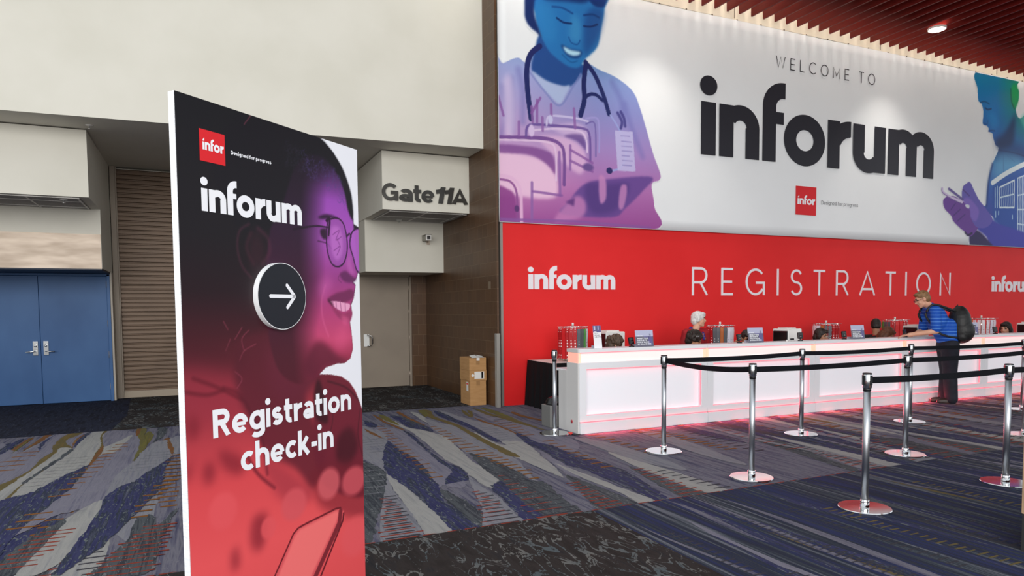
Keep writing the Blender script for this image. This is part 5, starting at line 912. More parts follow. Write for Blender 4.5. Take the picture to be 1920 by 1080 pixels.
printer(5.59, 8.85, .34, .36, 'white and black badge printer behind the taupe-haired head, leftmost of the printers', .701, .43); printer(7.75, 7.40, .27, .30, 'white badge printer with a black side bay, in the middle of the counter'); printer(10.555, 7.40, .27, .27, 'badge printer half hidden by the man with the backpack'); printer(13.5, 7.30, .28, .29, 'black-sided badge printer cut off at the right picture edge')
def scanner(x, y, label, rz=0.):
    t = thing('card_reader', label, 'card reader', (x, y, 1.005), rz, 'card readers on the counter')
    MB().lathe([(.034, 0), (.036, .004), (.034, .012), (.012, .018)], n=20).build('foot', BLACKP, t); MB().tube([(0, .0, .012), (0, .008, .03), (0, .006, .045)], .009, 8).build('stem', BLACKP, t)
    b = MB().box(-.038, .038, -.012, .012, .0, .092).xf(lambda a, b_, c: (a, b_ * math.cos(.35) + c * math.sin(.35) * .6, .030 + c * math.cos(.35) - b_ * math.sin(.35))).build('head', BLACKP, t, .005)
    MB().box(-.026, .026, -.0145, -.0125, .052, .078).xf(lambda a, b_, c: (a, b_ * math.cos(.35) + c * math.sin(.35) * .6, .030 + c * math.cos(.35) - b_ * math.sin(.35))).build('screen', mat('dim_screen', rgb(52, 50, 50), .2), b)
    MB().box(-.012, .012, -.0145, -.0125, .026, .032).xf(lambda a, b_, c: (a, b_ * math.cos(.35) + c * math.sin(.35) * .6, .030 + c * math.cos(.35) - b_ * math.sin(.35))).build('key_strip', mat('pale_key', rgb(150, 146, 142), .5), b)
for x, lb, rz in ((4.893, 'black card reader on the counter left of the purple sign', .1), (6.62, 'black card reader left of the pale glossy sign', .15), (7.73, 'black card reader in front of the wide white printer', -.25), (8.60, 'black card reader left of the third purple sign', -.2), (9.92, 'black card reader by the brown-haired woman looking down', .2), (12.16, 'black card reader by the far right woman with dark hair', -.3)): scanner(x, 7.16, lb, rz)
# small acrylic signs
def sign_front(t, w, h, lean, tall=False):
    f = lambda a, b, d: (a, b * math.sin(lean) - d, b * math.cos(lean))
    def q(x0, x1, z0, z1, d, m): return [f(x0, z0, d), f(x1, z0, d), f(x1, z1, d), f(x0, z1, d)]
    MB().box(0, w, 0, .003, 0, h).xf(lambda a, b, c: (a, b + c * math.sin(lean), c * math.cos(lean))).build('acrylic_panel', mat('clear_edge_acrylic', rgb(176, 176, 190), .12), t)
    PUR, DK, PALE = mat('sign_violet', rgb(92, 86, 136), .16), mat('sign_dark_slate', rgb(92, 90, 106), .16), mat('sign_pale_lilac', rgb(176, 178, 204), .16)
    g = MB()
    if tall:
        g.face(q(0, w, h * .70, h, .0006, 0)); g.face(q(0, w, 0, h * .70, .0006, 0), 3)
        for x0, x1, z0, z1, mi in ((.1, .3, .80, .98, 2), (.36, .5, .74, .97, 1), (.62, .72, .82, .99, 2), (.8, .92, .76, .94, 1), (.08, .42, .715, .745, 3)): g.face(q(w * x0, w * x1, h * z0, h * z1, .0010, 0), mi)
        g.build('printed_card', [PUR, DK, PALE, mat('sign_white', rgb(226, 226, 230), .4)], t)
        for k, s in enumerate(('HERE TO', 'PICK UP', 'A BADGE')): G, wd = stroke_text(s, .2, .12); lay_glyphs(G, wd, w * .16, w * (.62 + .14 * k), h * (.62 - .07 * k), h * .030, lambda a, b, d: f(a, b, .0012 + d)).build('lettering', mat('sign_black_ink', rgb(40, 40, 46), .5), t)
    else:
        g.face(q(0, w, 0, h, .0006, 0), 1)
        for x0, x1, z0, z1, mi in ((0, 1, .62, 1, 2), (.02, .30, .70, .96, 0), (.26, .40, .62, 1, 1), (.48, .78, .56, .80, 0), (.56, .72, .62, 1, 0), (.70, .95, .1, .62, 0), (.78, .86, .62, .78, 2)): g.face(q(w * x0, w * x1, h * z0, h * z1, .0008 + .0001 * mi, 0), mi)
        g.build('printed_card', [PUR, DK, PALE], t)
        for k, s in enumerate(('PRESENT YOUR', 'PHOTO ID TO', 'PICK UP BADGE', 'ON DEMAND HERE')): G, wd = stroke_text(s, .2, .19); lay_glyphs(G, wd, w * .10, w * (.70, .62, .76, .86)[k], h * (.47 - .115 * k), h * .058, lambda a, b, d: f(a, b, .0014 + d)).build('lettering', WHITE_INK, t)
        G, wd = glyphs_inforum(); lay_glyphs(G, wd, w * .08, w * .40, h * .64, h * .045, lambda a, b, d: f(a, b, .0014 + d)).build('lettering', WHITE_INK, t)
def small_sign(x, w, h, label, lean=.16, rz=-.06, tall=False, y=7.11):
    t = thing('counter_sign', label, 'sign', (x, y, 1.006), rz, 'small signs on the counter'); sign_front(t, w, h, lean, tall)
    MB().box(.01, w - .01, .0, .10, -.0005, .003).box(.01, w - .01, .098, .101, 0, .03).build('stand_foot', mat('clear_edge_acrylic', rgb(176, 176, 190), .12), t)
small_sign(4.325, .105, .275, 'tall narrow white card sign beside the ribbon rack at the left counter end', .17, -.10, True)
for x, lb in ((4.925, 'purple counter sign with white words right of the first black card reader'), (6.735, 'counter sign washed pale by glare, in front of a dark-haired head'), (8.70, 'purple counter sign between the two dark-haired women'), (11.36, 'purple counter sign just right of the black backpack')): small_sign(x, .255, .205, lb)
# black folding items
tag(MB().box(4.50, 4.72, 7.36, 7.44, .745, .99).build('black_pouch', mat('black_cloth', rgb(20, 17, 20), .8), None, .03), 'rounded black pouch behind the tall narrow card sign', 'pouch')
t = thing('label_roll_box', 'small dark box of supplies right of the first purple sign', 'box', (5.24, 7.36, .745)); MB().box(0, .14, 0, .12, 0, .27).build('body', BLACKP, t, .01); MB().tube([(.03, .05, .27), (.06, .04, .30), (.11, .05, .285)], .008, 8).build('roll_end', mat('kraft_roll', rgb(150, 120, 84), .7), t)
tag(MB().box(7.02, 7.16, 7.36, 7.46, .745, 1.055).build('black_speaker_box', BLACKP, None, .012), 'low black box right of the pale glossy sign', 'box')
tag(MB().box(7.41, 7.432, 7.10, 7.12, 1.005, 1.030).build('white_adapter', WPLA, None, .002), 'tiny white cube on the counter left of the wide printer', 'adapter')
# ribbon racks
def dotted(name, c, d, s=30., thr=.25):
    m = mat(name, c, .6); nt = m.node_tree; N = nt.nodes; L = nt.links; tc = N.new('ShaderNodeTexCoord'); v = N.new('ShaderNodeTexVoronoi'); v.inputs['Scale'].default_value = s; v.inputs['Randomness'].default_value = .12
    lt = N.new('ShaderNodeMath'); lt.operation = 'LESS_THAN'; lt.inputs[1].default_value = thr; mx = N.new('ShaderNodeMix'); mx.data_type = 'RGBA'; mx.inputs[6].default_value = (*c, 1); mx.inputs[7].default_value = (*d, 1)
    L.new(tc.outputs['Object'], v.inputs['Vector']); L.new(v.outputs['Distance'], lt.inputs[0]); L.new(lt.outputs[0], mx.inputs[0]); L.new(mx.outputs[2], N['Principled BSDF'].inputs['Base Color']); return m
RB = {'r': (dotted('red_dotted_ribbon', rgb(176, 8, 18), rgb(240, 232, 232), 23, .34), 'red ribbon with white dots'), 'p': (mat('red_plain_ribbon', rgb(200, 14, 22), .55), 'plain red ribbon'), 'g': (dotted('grey_dotted_ribbon', rgb(92, 94, 100), rgb(206, 208, 212), 26, .3), 'grey ribbon with pale dots'), 'd': (mat('dark_grey_ribbon', rgb(84, 86, 92), .6), 'plain dark grey ribbon'), 'e': (mat('green_ribbon', rgb(84, 150, 74), .6), 'green ribbon'),
      'w': (dotted('white_dotted_ribbon', rgb(222, 216, 222), rgb(172, 60, 84), 24, .34), 'white ribbon with dark red dots'), 'l': (dotted('lilac_dotted_ribbon', rgb(216, 212, 224), rgb(140, 132, 160), 24, .32), 'pale lilac ribbon with grey dots'), 'b': (mat('amber_ribbon', rgb(168, 88, 30), .6), 'amber brown ribbon'), 'o': (mat('orange_ribbon', rgb(210, 130, 40), .6), 'orange ribbon')}
proto_ribbon = {}
def make_ribbon(kind):
    g = MB(); w, th = .054, .018
    prof = [(0, .0), (-.006, -.06), (.002, -.2), (-.004, -.34), (.0, -.44)]
    for k in range(len(prof) - 1):
        (y0, z0), (y1, z1) = prof[k], prof[k + 1]
        g.face([(-w / 2, y0 - th / 2, z0), (-w / 2, y1 - th / 2, z1), (w / 2, y1 - th / 2, z1), (w / 2, y0 - th / 2, z0)], 0, True); g.face([(-w / 2, y0 + th / 2, z0), (w / 2, y0 + th / 2, z0), (w / 2, y1 + th / 2, z1), (-w / 2, y1 + th / 2, z1)], 0, True)
        g.face([(-w / 2, y0 - th / 2, z0), (-w / 2, y0 + th / 2, z0), (-w / 2, y1 + th / 2, z1), (-w / 2, y1 - th / 2, z1)]); g.face([(w / 2, y0 - th / 2, z0), (w / 2, y1 - th / 2, z1), (w / 2, y1 + th / 2, z1), (w / 2, y0 + th / 2, z0)])
    g.face([(-w / 2, -th / 2, 0), (w / 2, -th / 2, 0), (w / 2, th / 2, 0), (-w / 2, th / 2, 0)]); g.face([(-w / 2, -th / 2, -.44), (-w / 2, th / 2, -.44), (w / 2, th / 2, -.44), (w / 2, -th / 2, -.44)])
    t = g.build('badge_ribbon', RB[kind][0]); MB().tube([(-.012, 0, -.002), (-.012, .002, .020), (0, .002, .027), (.012, .002, .020), (.012, 0, -.002)], .0035, 6).build('hook', CHROME, t); MB().box(-.012, .012, -.011, .011, -.47, -.438).build('clip', STEEL, t, .003)
    return t
def rack(cx, cy, ztop, zbase, seq, label, place, rad=.215):
    t = thing('ribbon_rack', label, 'display rack', (cx, cy, zbase), 0, 'ribbon display racks'); H = ztop - zbase
    MB().lathe([(.15, 0), (.15, .012), (.03, .02)], n=32).build('base', STEEL, t); MB().lathe([(.011, .015), (.011, H + .035)], n=14).build('pole', CHROME, t); MB().lathe([(.017, H + .01), (.017, H + .055), (.012, H + .06)], n=16).build('finial', mat('white_plate', (.7, .7, .68), .4), t)
    r = MB(); r.tube([(rad * math.cos(a), rad * math.sin(a), H) for a in np.linspace(0, 2 * PI, 41)], .004, 6)
    for a in np.linspace(0, 2 * PI, 7)[:-1]: r.tube([(0, 0, H), (rad * 1.22 * math.cos(a), rad * 1.22 * math.sin(a), H + .004)], .003, 6)
    r.build('hanger_ring', CHROME, t)
    n = len(seq)
    for i, k in enumerate(seq):
        a = math.atan2(-cy, -cx) + math.radians(-84 + 168 * i / (n - 1)); x = cx + rad * math.cos(a) * (.985); y = cy + rad * math.sin(a)
        rz = a + PI / 2
        if k not in proto_ribbon: o = proto_ribbon[k] = make_ribbon(k); o.location = (x, y, ztop - .03); o.rotation_euler = (0, 0, rz); o['category'] = 'ribbon'
        else: o = dup(proto_ribbon[k], (x, y, ztop - .03), rz, 'x')
        o['label'] = RB[k][1] + ' hanging on the rack ' + place; o['group'] = RB[k][1] + 's on the rack ' + place
q = [(5.159,1.217),(7.988,1.185),(10.457,1.172),(12.303,1.215),(14.967,1.212)]
rack(q[0][0], 9.1, q[0][1] - .005, .701, 'rrrprrrgdeww', 'spinner rack of red, grey, green and white ribbons on the black table', 'on the black table')
rack(q[1][0], 9.1, q[1][1], 0, 'rprrggbdllww', 'ribbon rack right of the standing woman in red', 'beside the woman in red')
rack(q[2][0], 9.1, q[2][1], 0, 'wwwlbdgrrrp', 'ribbon rack behind the dark-haired woman with glasses', 'behind the woman with glasses')
rack(q[3][0], 9.1, q[3][1], 0, 'oegdrpprrr', 'mostly red ribbon rack behind the man in black', 'behind the man in black')
rack(q[4][0], 9.1, q[4][1], 0, 'oeowwwwlwl', 'mostly white ribbon rack right of the backpack', 'right of the backpack', .24)
# black-draped table
t = thing('draped_table', 'table under a floor-length black cloth behind the left counter end', 'table', (0, 0, 0))
MB().box(4.64, 6.50, 8.78, 9.58, .672, .70).build('table_top', WPLA, t, .003)
for lx, ly in ((4.74, 8.88), (6.4, 8.88), (4.74, 9.5), (6.4, 9.5)): MB().tube([(lx, ly, 0), (lx, ly, .67)], .015, 8).build('leg', STEEL, t)
g = MB(); N_ = 160; per = []
loop = [(4.632, 8.772), (6.508, 8.772), (6.508, 9.588), (4.632, 9.588)]
for i in range(N_):
    s = i / N_ * 4; k = int(s); f_ = s - k; a = np.array(loop[k]); b = np.array(loop[(k + 1) % 4]); c = a + (b - a) * f_; d = (b - a) / np.hypot(*(b - a)); n_ = np.array([d[1], -d[0]]); per.append((c, n_, math.sin(i * 1.9) * .5 + math.sin(i * .7)))
for zi, (z, fl_) in enumerate(((.700, .0), (.60, .006), (.3, .022), (.004, .036))):
    for c, n_, w_ in per: p_ = c + n_ * (fl_ * (1 + .45 * w_)) ; g.v.append((p_[0], min(p_[1], 9.63), z))
for zi in range(3):
    for i in range(N_): j = (i + 1) % N_; g.f.append((zi * N_ + j, zi * N_ + i, (zi + 1) * N_ + i, (zi + 1) * N_ + j)); g.m.append(0); g.sm.append(True)
g.build('black_skirt', mat('black_table_cloth', rgb(16, 15, 17), .85, spec=.2), t)
# waste bin
t = thing('waste_bin', 'grey waste bin lined with a black bag behind the belt-free post', 'bin', (4.12, 7.70, 0))
MB().box(-.15, .15, -.12, .12, 0, .275).build('bin_body', mat('grey_bin', rgb(112, 112, 110), .6), t, .01)
blob('bin_bag', [('ell', (0, 0, .285), (.15, .12, .035)), ('ell', (-.05, .02, .31), (.08, .07, .06)), ('ell', (.06, -.03, .33), (.07, .06, .06)), ('ell', (.0, .04, .35), (.05, .05, .04))], [mat('black_bag', rgb(14, 14, 15), .3)], t, .018, 1, rough_noise=.008)
# power lead
t = thing('power_lead', 'short black power lead with a red plug at the counter corner', 'cable', (0, 0, 0))
MB().tube(catmull([(4.07, 7.02, .006), (4.04, 6.99, .006), (3.99, 7.02, .006), (3.98, 7.06, .006)], 6, False), .006, 8).build('cable', BLACKP, t); MB().box(3.94, 3.99, 7.05, 7.08, .001, .03).build('plug', mat('red_plug', rgb(214, 60, 52), .4), t, .006)
# cardboard boxes
KRAFT = noisy('corrugated_kraft', rgb(166, 124, 78), rgb(176, 134, 88), 5, .8, 0, (1, 1, 5)); TAPE = mat('kraft_tape', rgb(150, 112, 72), .35); PAPER = mat('white_paper', rgb(214, 212, 208), .6)
def carton(x0, x1, y0, y1, z0, h, label):
    t = thing('cardboard_box', label, 'box', ((x0 + x1) / 2, (y0 + y1) / 2, z0), 0, 'stacked cardboard boxes'); w, d = (x1 - x0) / 2, (y1 - y0) / 2
    MB().box(-w, w, -d, d, 0, h).build('carton', KRAFT, t, .004); return t, w, d
t, w, d = carton(3.80, 4.065, 9.90, 10.32, 0.0, .383, 'bottom cardboard box of the stack by the tiled wall'); MB().box(-.03, .03, -d - .001, -d, .31, .384).build('tape', TAPE, t); MB().box(-w - .001, -w, -.13, -.05, .22, .36).build('shipping_label', PAPER, t); MB().box(-w - .0016, -w - .001, -.125, -.055, .32, .34).build('red_mark', RED_INK, t)
t, w, d = carton(3.79, 4.072, 9.895, 10.33, .384, .158, 'middle cardboard box of the stack, white shipping label on its front'); MB().box(-.06, .10, -d - .001, -d, .03, .14).build('shipping_label', PAPER, t); MB().box(.055, .085, -d - .0016, -d - .001, .035, .135).build('barcode', BLACKP, t); MB().face([(-.115, -d - .001, .085), (-.085, -d - .001, .055), (-.06, -d - .001, .085), (-.085, -d - .001, .115)]).build('diamond_label', PAPER, t)
t, w, d = carton(3.79, 4.07, 9.90, 10.33, .543, .195, 'top cardboard box of the stack, white paper tucked in its top'); MB().box(-.03, .03, -d - .001, -d, .09, .196).build('tape', TAPE, t); MB().face([(-.10, -d - .01, .197), (.02, -d - .012, .199), (.01, -.05, .235), (-.08, -.06, .225)]).face([(0, -d - .012, .199), (.11, -d - .008, .197), (.12, -.08, .215), (.03, -.06, .235)]).build('paper_flap', PAPER, t); MB().box(-.02, .03, -d - .0016, -d - .001, .15, .197).build('white_tape', PAPER, t)
# wall-mounted things
t = thing('security_camera', 'small white security camera on the cream header above the gate door', 'camera', (3.745, 11.966, 2.75))
MB().box(.045, .105, -.004, .003, -.10, -.0).build('wall_plate', STEEL, t, .003); MB().tube([(.07, -.006, -.05), (.05, -.06, -.05), (.0, -.09, -.035)], .012, 8).build('bracket_arm', STEEL, t)
MB().box(-.045, .045, -.26, -.02, -.045, .045).build('housing', mat('camera_grey', rgb(150, 146, 136), .4), t, .012); MB().box(-.048, .048, -.275, -.25, -.05, .05).build('front_bezel', WPLA, t, .008); MB().box(-.03, .03, -.279, -.272, -.03, .03).build('lens_window', BLACKP, t); MB().box(-.055, .055, -.30, -.02, .047, .055).build('sun_shield', mat('camera_grey', rgb(150, 146, 136), .4), t, .004)
for (x, y, z), lb in (((-1.21, 10.77, 3.96), 'chrome sprinkler under the alcove ceiling near the left soffit'), ((-1.60, 11.21, 3.028), 'chrome sprinkler under the left soffit above the blue doors'), ((3.225, 11.72, 3.034), 'chrome sprinkler under the box that carries the gate letters')):
    t = thing('sprinkler_head', lb, 'sprinkler', (x, y, z), 0, 'ceiling sprinklers'); MB().lathe([(.0, -.008), (.045, -.006), (.05, 0), (.0, 0)], n=24).build('escutcheon', WPLA, t); MB().lathe([(.0, -.045), (.022, -.045), (.022, -.041), (.007, -.038), (.007, -.006)], n=16).build('deflector', CHROME, t)
tag(MB().box(4.100, 4.109, 9.78, 9.86, 1.79, 1.91).build('wall_switch', mat('brown_switch', rgb(112, 96, 78), .4), None, .003), 'flat brown switch plate on the tiled wall', 'switch')
# cabinet at the right picture edge
t = thing('beige_cabinet', 'beige cabinet on a black plinth, only its edge showing at the right', 'cabinet', (4.448, 2.44, 0), -1.16)
MB().box(0, .6, 0, .5, .236, .82).build('carcass', mat('beige_laminate', rgb(176, 148, 116), .5), t, .008); MB().box(.004, .58, .012, .48, 0, .236).build('plinth', mat('black_plinth', rgb(18, 18, 20), .6), t); MB().box(.01, .59, -.004, .002, .25, .80).build('door', mat('beige_laminate', rgb(176, 148, 116), .5), t, .003); MB().tube([(.5, -.004, .5), (.5, -.03, .5), (.5, -.03, .62), (.5, -.004, .62)], .006, 8).build('handle', STEEL, t)

# ------------------------------------------------------------------ people
def V3(*a): return Vector(a)
SKIN = noisy('skin', rgb(204, 152, 126), rgb(212, 162, 136), 9, .5, spec=.35); SKIN2 = noisy('tan_skin', rgb(168, 118, 90), rgb(178, 128, 98), 9, .5, spec=.35)
LIP = mat('lips', rgb(160, 86, 80), .45); EYE = mat('dark_eye', rgb(30, 24, 22), .3); BROW = mat('brow_hair', rgb(84, 62, 46), .8)
def hairmat(n, a, b): return noisy('hair_' + n, a, b, 60, .55, 0, (1, 1, .25), 3, .3)
H_GREY = hairmat('silver', rgb(186, 184, 182), rgb(226, 224, 222)); H_BROWN = hairmat('brown', rgb(66, 46, 32), rgb(96, 68, 46)); H_DARK = hairmat('dark', rgb(24, 18, 16), rgb(46, 34, 28)); H_FAIR = hairmat('fair_brown', rgb(112, 82, 52), rgb(142, 108, 72)); H_TAUPE = hairmat('taupe', rgb(58, 44, 34), rgb(92, 72, 56)); H_RED = hairmat('chestnut', rgb(76, 44, 28), rgb(104, 64, 42))
def frame_of(F, pitch=0.):
    F = Vector(F).normalized(); L = Vector((0, 0, 1)).cross(F).normalized(); U = F.cross(L).normalized()
    f = F * math.cos(pitch) - U * math.sin(pitch); u = U * math.cos(pitch) + F * math.sin(pitch); return f, L, u
def Mx(f, l, u): return Matrix((f, l, u)).transposed()
def head_shapes(c, fr, s=1., neck=None, male=False):
    f, l, u = fr; R = Mx(f, l, u); P = lambda a, b, d: c + (f * a + l * b + u * d) * s
    sh = [('ell', P(-.012, 0, .022), (.099 * s, .078 * s, .100 * s), R), ('ell', P(.022, 0, -.035), (.074 * s, .063 * s, .088 * s), R), ('ell', P(.062, 0, -.098), (.028 * s, .032 * s, .022 * s), R), ('cap', P(.020, .045, -.075), P(.062, .012, -.098), .020 * s, .020 * s), ('cap', P(.020, -.045, -.075), P(.062, -.012, -.098), .020 * s, .020 * s),
          ('cap', P(.088, 0, .018), P(.108, 0, -.026), .009 * s, .014 * s), ('cap', P(.096, .012, -.030), P(.096, -.012, -.030), .009 * s, .009 * s), ('ell', P(.082, 0, .034), (.016 * s, .052 * s, .010 * s), R), ('ell', P(.084, 0, -.064), (.014 * s, .026 * s, .006 * s), R), ('ell', P(.083, 0, -.073), (.013 * s, .023 * s, .007 * s), R)]
    for k in (-1, 1): sh += [('ell', P(-.008, .079 * k, -.006), (.020 * s, .009 * s, .032 * s), R), ('ell', P(.062, .040 * k, -.030), (.022 * s, .022 * s, .020 * s), R)]
    if neck is not None: sh.append(('cap', P(-.022, 0, -.075), neck, .052 * s, .060 * s))
    return sh
def face_paint(c, fr, s=1.):
    f, l, u = fr; loc = lambda a, b, d: c + (f * a + l * b + u * d) * s
    eyes = [loc(.084, .032 * k, .010) for k in (-1, 1)]; lip = loc(.094, 0, -.068); brows = [loc(.094, .033 * k, .034) for k in (-1, 1)]
    def fn(p):
        for e in eyes:
            if abs((p - e).dot(u)) < .007 * s and abs((p - e).dot(l)) < .014 * s and abs((p - e).dot(f)) < .03: return 1
        if abs((p - lip).dot(u)) < .009 * s and abs((p - lip).dot(l)) < .024 * s and abs((p - lip).dot(f)) < .02: return 2
        for e in brows:
            if abs((p - e).dot(u)) < .006 * s and abs((p - e).dot(l)) < .020 * s and abs((p - e).dot(f)) < .02: return 3
        return 0
    return fn
def hair_shapes(c, fr, style, s=1., rnd=None):
    f, l, u = fr; R = Mx(f, l, u); P = lambda a, b, d: c + (f * a + l * b + u * d) * s; rnd = rnd or random.Random(2)
    if style == 'short': return [('ell', P(-.020, 0, .040), (.099 * s, .084 * s, .094 * s), R), ('ell', P(-.050, 0, -.005), (.066 * s, .080 * s, .075 * s), R), ('ell', P(.040, 0, .092), (.052 * s, .062 * s, .026 * s), R), ('ell', P(.058, .018, .098), (.03 * s, .04 * s, .018 * s), R)]
    if style == 'wavy': return [('ell', P(-.018, 0, .040), (.108 * s, .090 * s, .098 * s), R), ('ell', P(-.060, 0, -.015), (.066 * s, .084 * s, .085 * s), R), ('ell', P(.048, .0, .088), (.058 * s, .072 * s, .034 * s), R), ('ell', P(.082, .012, .066), (.026 * s, .05 * s, .026 * s), R), ('ell', P(-.01, .078, .0), (.03 * s, .018 * s, .045 * s), R), ('ell', P(-.01, -.078, .0), (.03 * s, .018 * s, .045 * s), R)]
    if style == 'bob': return [('ell', P(-.020, 0, .040), (.100 * s, .094 * s, .100 * s), R), ('ell', P(-.055, 0, -.06), (.075 * s, .100 * s, .115 * s), R), ('ell', P(-.012, .090, -.05), (.046 * s, .026 * s, .105 * s), R), ('ell', P(-.012, -.090, -.05), (.046 * s, .026 * s, .105 * s), R), ('ell', P(.058, 0, .088), (.044 * s, .070 * s, .030 * s), R), ('ell', P(.078, 0, .066), (.018 * s, .056 * s, .018 * s), R)]
    if style == 'swept': return [('ell', P(-.018, 0, .042), (.098 * s, .088 * s, .094 * s), R), ('ell', P(-.058, 0, -.03), (.062 * s, .086 * s, .09 * s), R), ('ell', P(.050, .022, .082), (.052 * s, .062 * s, .032 * s), R), ('ell', P(.0, .083, .0), (.04 * s, .020 * s, .06 * s), R), ('ell', P(.0, -.083, .0), (.04 * s, .020 * s, .06 * s), R)]
    out = [('ell', P(-.020, 0, .036), (.108 * s, .096 * s, .098 * s), R), ('ell', P(-.055, 0, -.03), (.07 * s, .09 * s, .09 * s), R)]
    for i in range(70):
        a = rnd.uniform(0, 2 * PI); b = rnd.uniform(-.5, 1.5); q = V3(math.cos(a) * math.cos(b), math.sin(a) * math.cos(b), math.sin(b))
        if q.x > .45 and q.z < .55: continue
        out.append(('ell', P(-.020 + q.x * .112, q.y * .100, .030 + q.z * .100), (.026 * s, .026 * s, .024 * s)))
    return out
def hand_shapes(w, d, palm_n, s=1., curl=.5, left=True):
    """palm, four bent fingers and a side thumb; w wrist, d pointing direction, palm_n palm normal"""
    d = Vector(d).normalized(); n = Vector(palm_n).normalized(); a = d.cross(n).normalized() * (1 if left else -1); sh = []
    for k in (-1.5, -.5, .5, 1.5): sh.append(('cap', w + a * k * .012, w + d * .085 * s + a * k * .020 * s, .015 * s, .0125 * s))
    for k, L in zip((-1.5, -.5, .5, 1.5), (.060, .074, .080, .070)):
        p0 = w + d * .088 * s + a * k * .020 * s; d1 = (d * math.cos(curl) + n * math.sin(curl)); d2 = (d * math.cos(curl * 1.9) + n * math.sin(curl * 1.9)); p1 = p0 + d1 * L * .5 * s; p2 = p1 + d2 * L * .5 * s
        sh += [('cap', p0, p1, .0095 * s, .0088 * s), ('cap', p1, p2, .0088 * s, .0075 * s)]
    t0 = w + d * .025 * s + a * .026 * s; t1 = t0 + (d * .7 + a * .7).normalized() * .045 * s; t2 = t1 + (d * .9 + n * .35).normalized() * .034 * s
    return sh + [('cap', t0, t1, .0125 * s, .0105 * s), ('cap', t1, t2, .0105 * s, .0085 * s)]
def glasses(par, c, fr, col, s=1.):
    f, l, u = fr; P = lambda a, b, d: tuple(c + (f * a + l * b + u * d) * s); g = MB()
    for k in (-1, 1):
        g.tube([P(.106, .034 * k + .024 * math.cos(t), .006 + .017 * math.sin(t)) for t in np.linspace(0, 2 * PI, 21)], .0022, 6); g.tube([P(.104, .058 * k, .012), P(.02, .083 * k, .012), P(-.02, .085 * k, .0)], .0022, 6)
    g.tube([P(.108, .010, .008), P(.112, 0, .012), P(.108, -.010, .008)], .002, 6); return g.build('glasses', mat(col, rgb(40, 36, 34) if 'dark' in col else rgb(190, 184, 178), .3), par)

# --- the visitor with the backpack, leaning one arm on the counter
ROOT = V3(10.36, 6.80, 0); man = thing('person', 'man in a blue striped polo and dark trousers with a backpack, leaning on the counter', 'person', tuple(ROOT))
F = V3(-.80, .60, 0); LV = V3(-.60, -.80, 0); U_ = V3(0, 0, 1)
pel = V3(.0, -.02, .93); chest = V3(-.13, .06, 1.26); neck = V3(-.21, .12, 1.46); hc = V3(-.315, .185, 1.585); hfr = frame_of((-.76, .65, 0), .42)
sl = neck + LV * .185 + U_ * -.055; sr = neck - LV * .185 + U_ * -.055; el = sl + V3(-.035, -.045, -.30); hl = V3(9.66, 7.03, 1.035) - ROOT; er = sr + V3(-.02, .03, -.30); hr = V3(10.02, 7.12, 1.04) - ROOT
kl = V3(.02, -.05, .50); kr = V3(.07, .03, .50); al = V3(.04, -.07, .09); arr = V3(.09, .07, .09)
wl = hl + (el - hl).normalized() * .10; wr = hr + (er - hr).normalized() * .10
body = head_shapes(hc, hfr, 1., neck) + [('cap', neck, chest, .06, .11), ('cap', chest, pel, .12, .12), ('cap', sl, sr, .05, .05), ('cap', sl, el, .046, .042), ('cap', el, wl, .043, .030), ('cap', sr, er, .046, .042), ('cap', er, wr, .043, .030),
        ('cap', pel + LV * .09, kl, .08, .05), ('cap', kl, al, .05, .036), ('cap', pel - LV * .09, kr, .08, .05), ('cap', kr, arr, .05, .036)]
body += hand_shapes(wl, hl - wl, V3(0, 0, -1), 1., .35, True) + hand_shapes(wr, hr - wr, V3(0, 0, -1), 1., .35, False)
blob('body', body, [SKIN, EYE, LIP, BROW], man, .0085, 3, face_paint(hc, hfr))
blob('hair', hair_shapes(hc, hfr, 'short'), [H_FAIR], man, .008, 2, rough_noise=.003); glasses(man, hc, hfr, 'dark_frame_glasses')
def stripe_mat():
    m = mat('blue_striped_polo', rgb(30, 84, 176), .7, spec=.2); nt = m.node_tree; N = nt.nodes; L = nt.links; tc = N.new('ShaderNodeTexCoord'); sp = N.new('ShaderNodeSeparateXYZ'); mu = N.new('ShaderNodeMath'); mu.operation = 'MULTIPLY'; mu.inputs[1].default_value = 20.
    fr = N.new('ShaderNodeMath'); fr.operation = 'FRACT'; gt = N.new('ShaderNodeMath'); gt.operation = 'GREATER_THAN'; gt.inputs[1].default_value = .84; mx = N.new('ShaderNodeMix'); mx.data_type = 'RGBA'; mx.inputs[6].default_value = (*rgb(24, 78, 172), 1); mx.inputs[7].default_value = (*rgb(96, 146, 214), 1)
    L.new(tc.outputs['Object'], sp.inputs[0]); L.new(sp.outputs['Z'], mu.inputs[0]); L.new(mu.outputs[0], fr.inputs[0]); L.new(fr.outputs[0], gt.inputs[0]); L.new(gt.outputs[0], mx.inputs[0]); L.new(mx.outputs[2], N['Principled BSDF'].inputs['Base Color']); return m
eh = sl + (el - sl) * .86; erh = sr + (er - sr) * .86
R = Mx(F, LV, U_)
blob('polo_shirt', [('ell', chest + F * .01, (.135, .195, .21), R), ('ell', pel + V3(-.04, .02, .13), (.140, .185, .17), R), ('cap', chest, pel + V3(-.015, .0, .06), .145, .150), ('cap', pel + LV * .06 + U_ * .02, pel + LV * .07 + U_ * .25, .115, .11), ('cap', pel - LV * .06 + U_ * .02, pel - LV * .07 + U_ * .25, .115, .11), ('cap', sl, sr, .082, .082), ('cap', sl, eh, .078, .072), ('cap', sr, erh, .078, .072), ('cap', neck + U_ * .005, neck - U_ * .05, .070, .09)], [stripe_mat()], man, .011, 4)
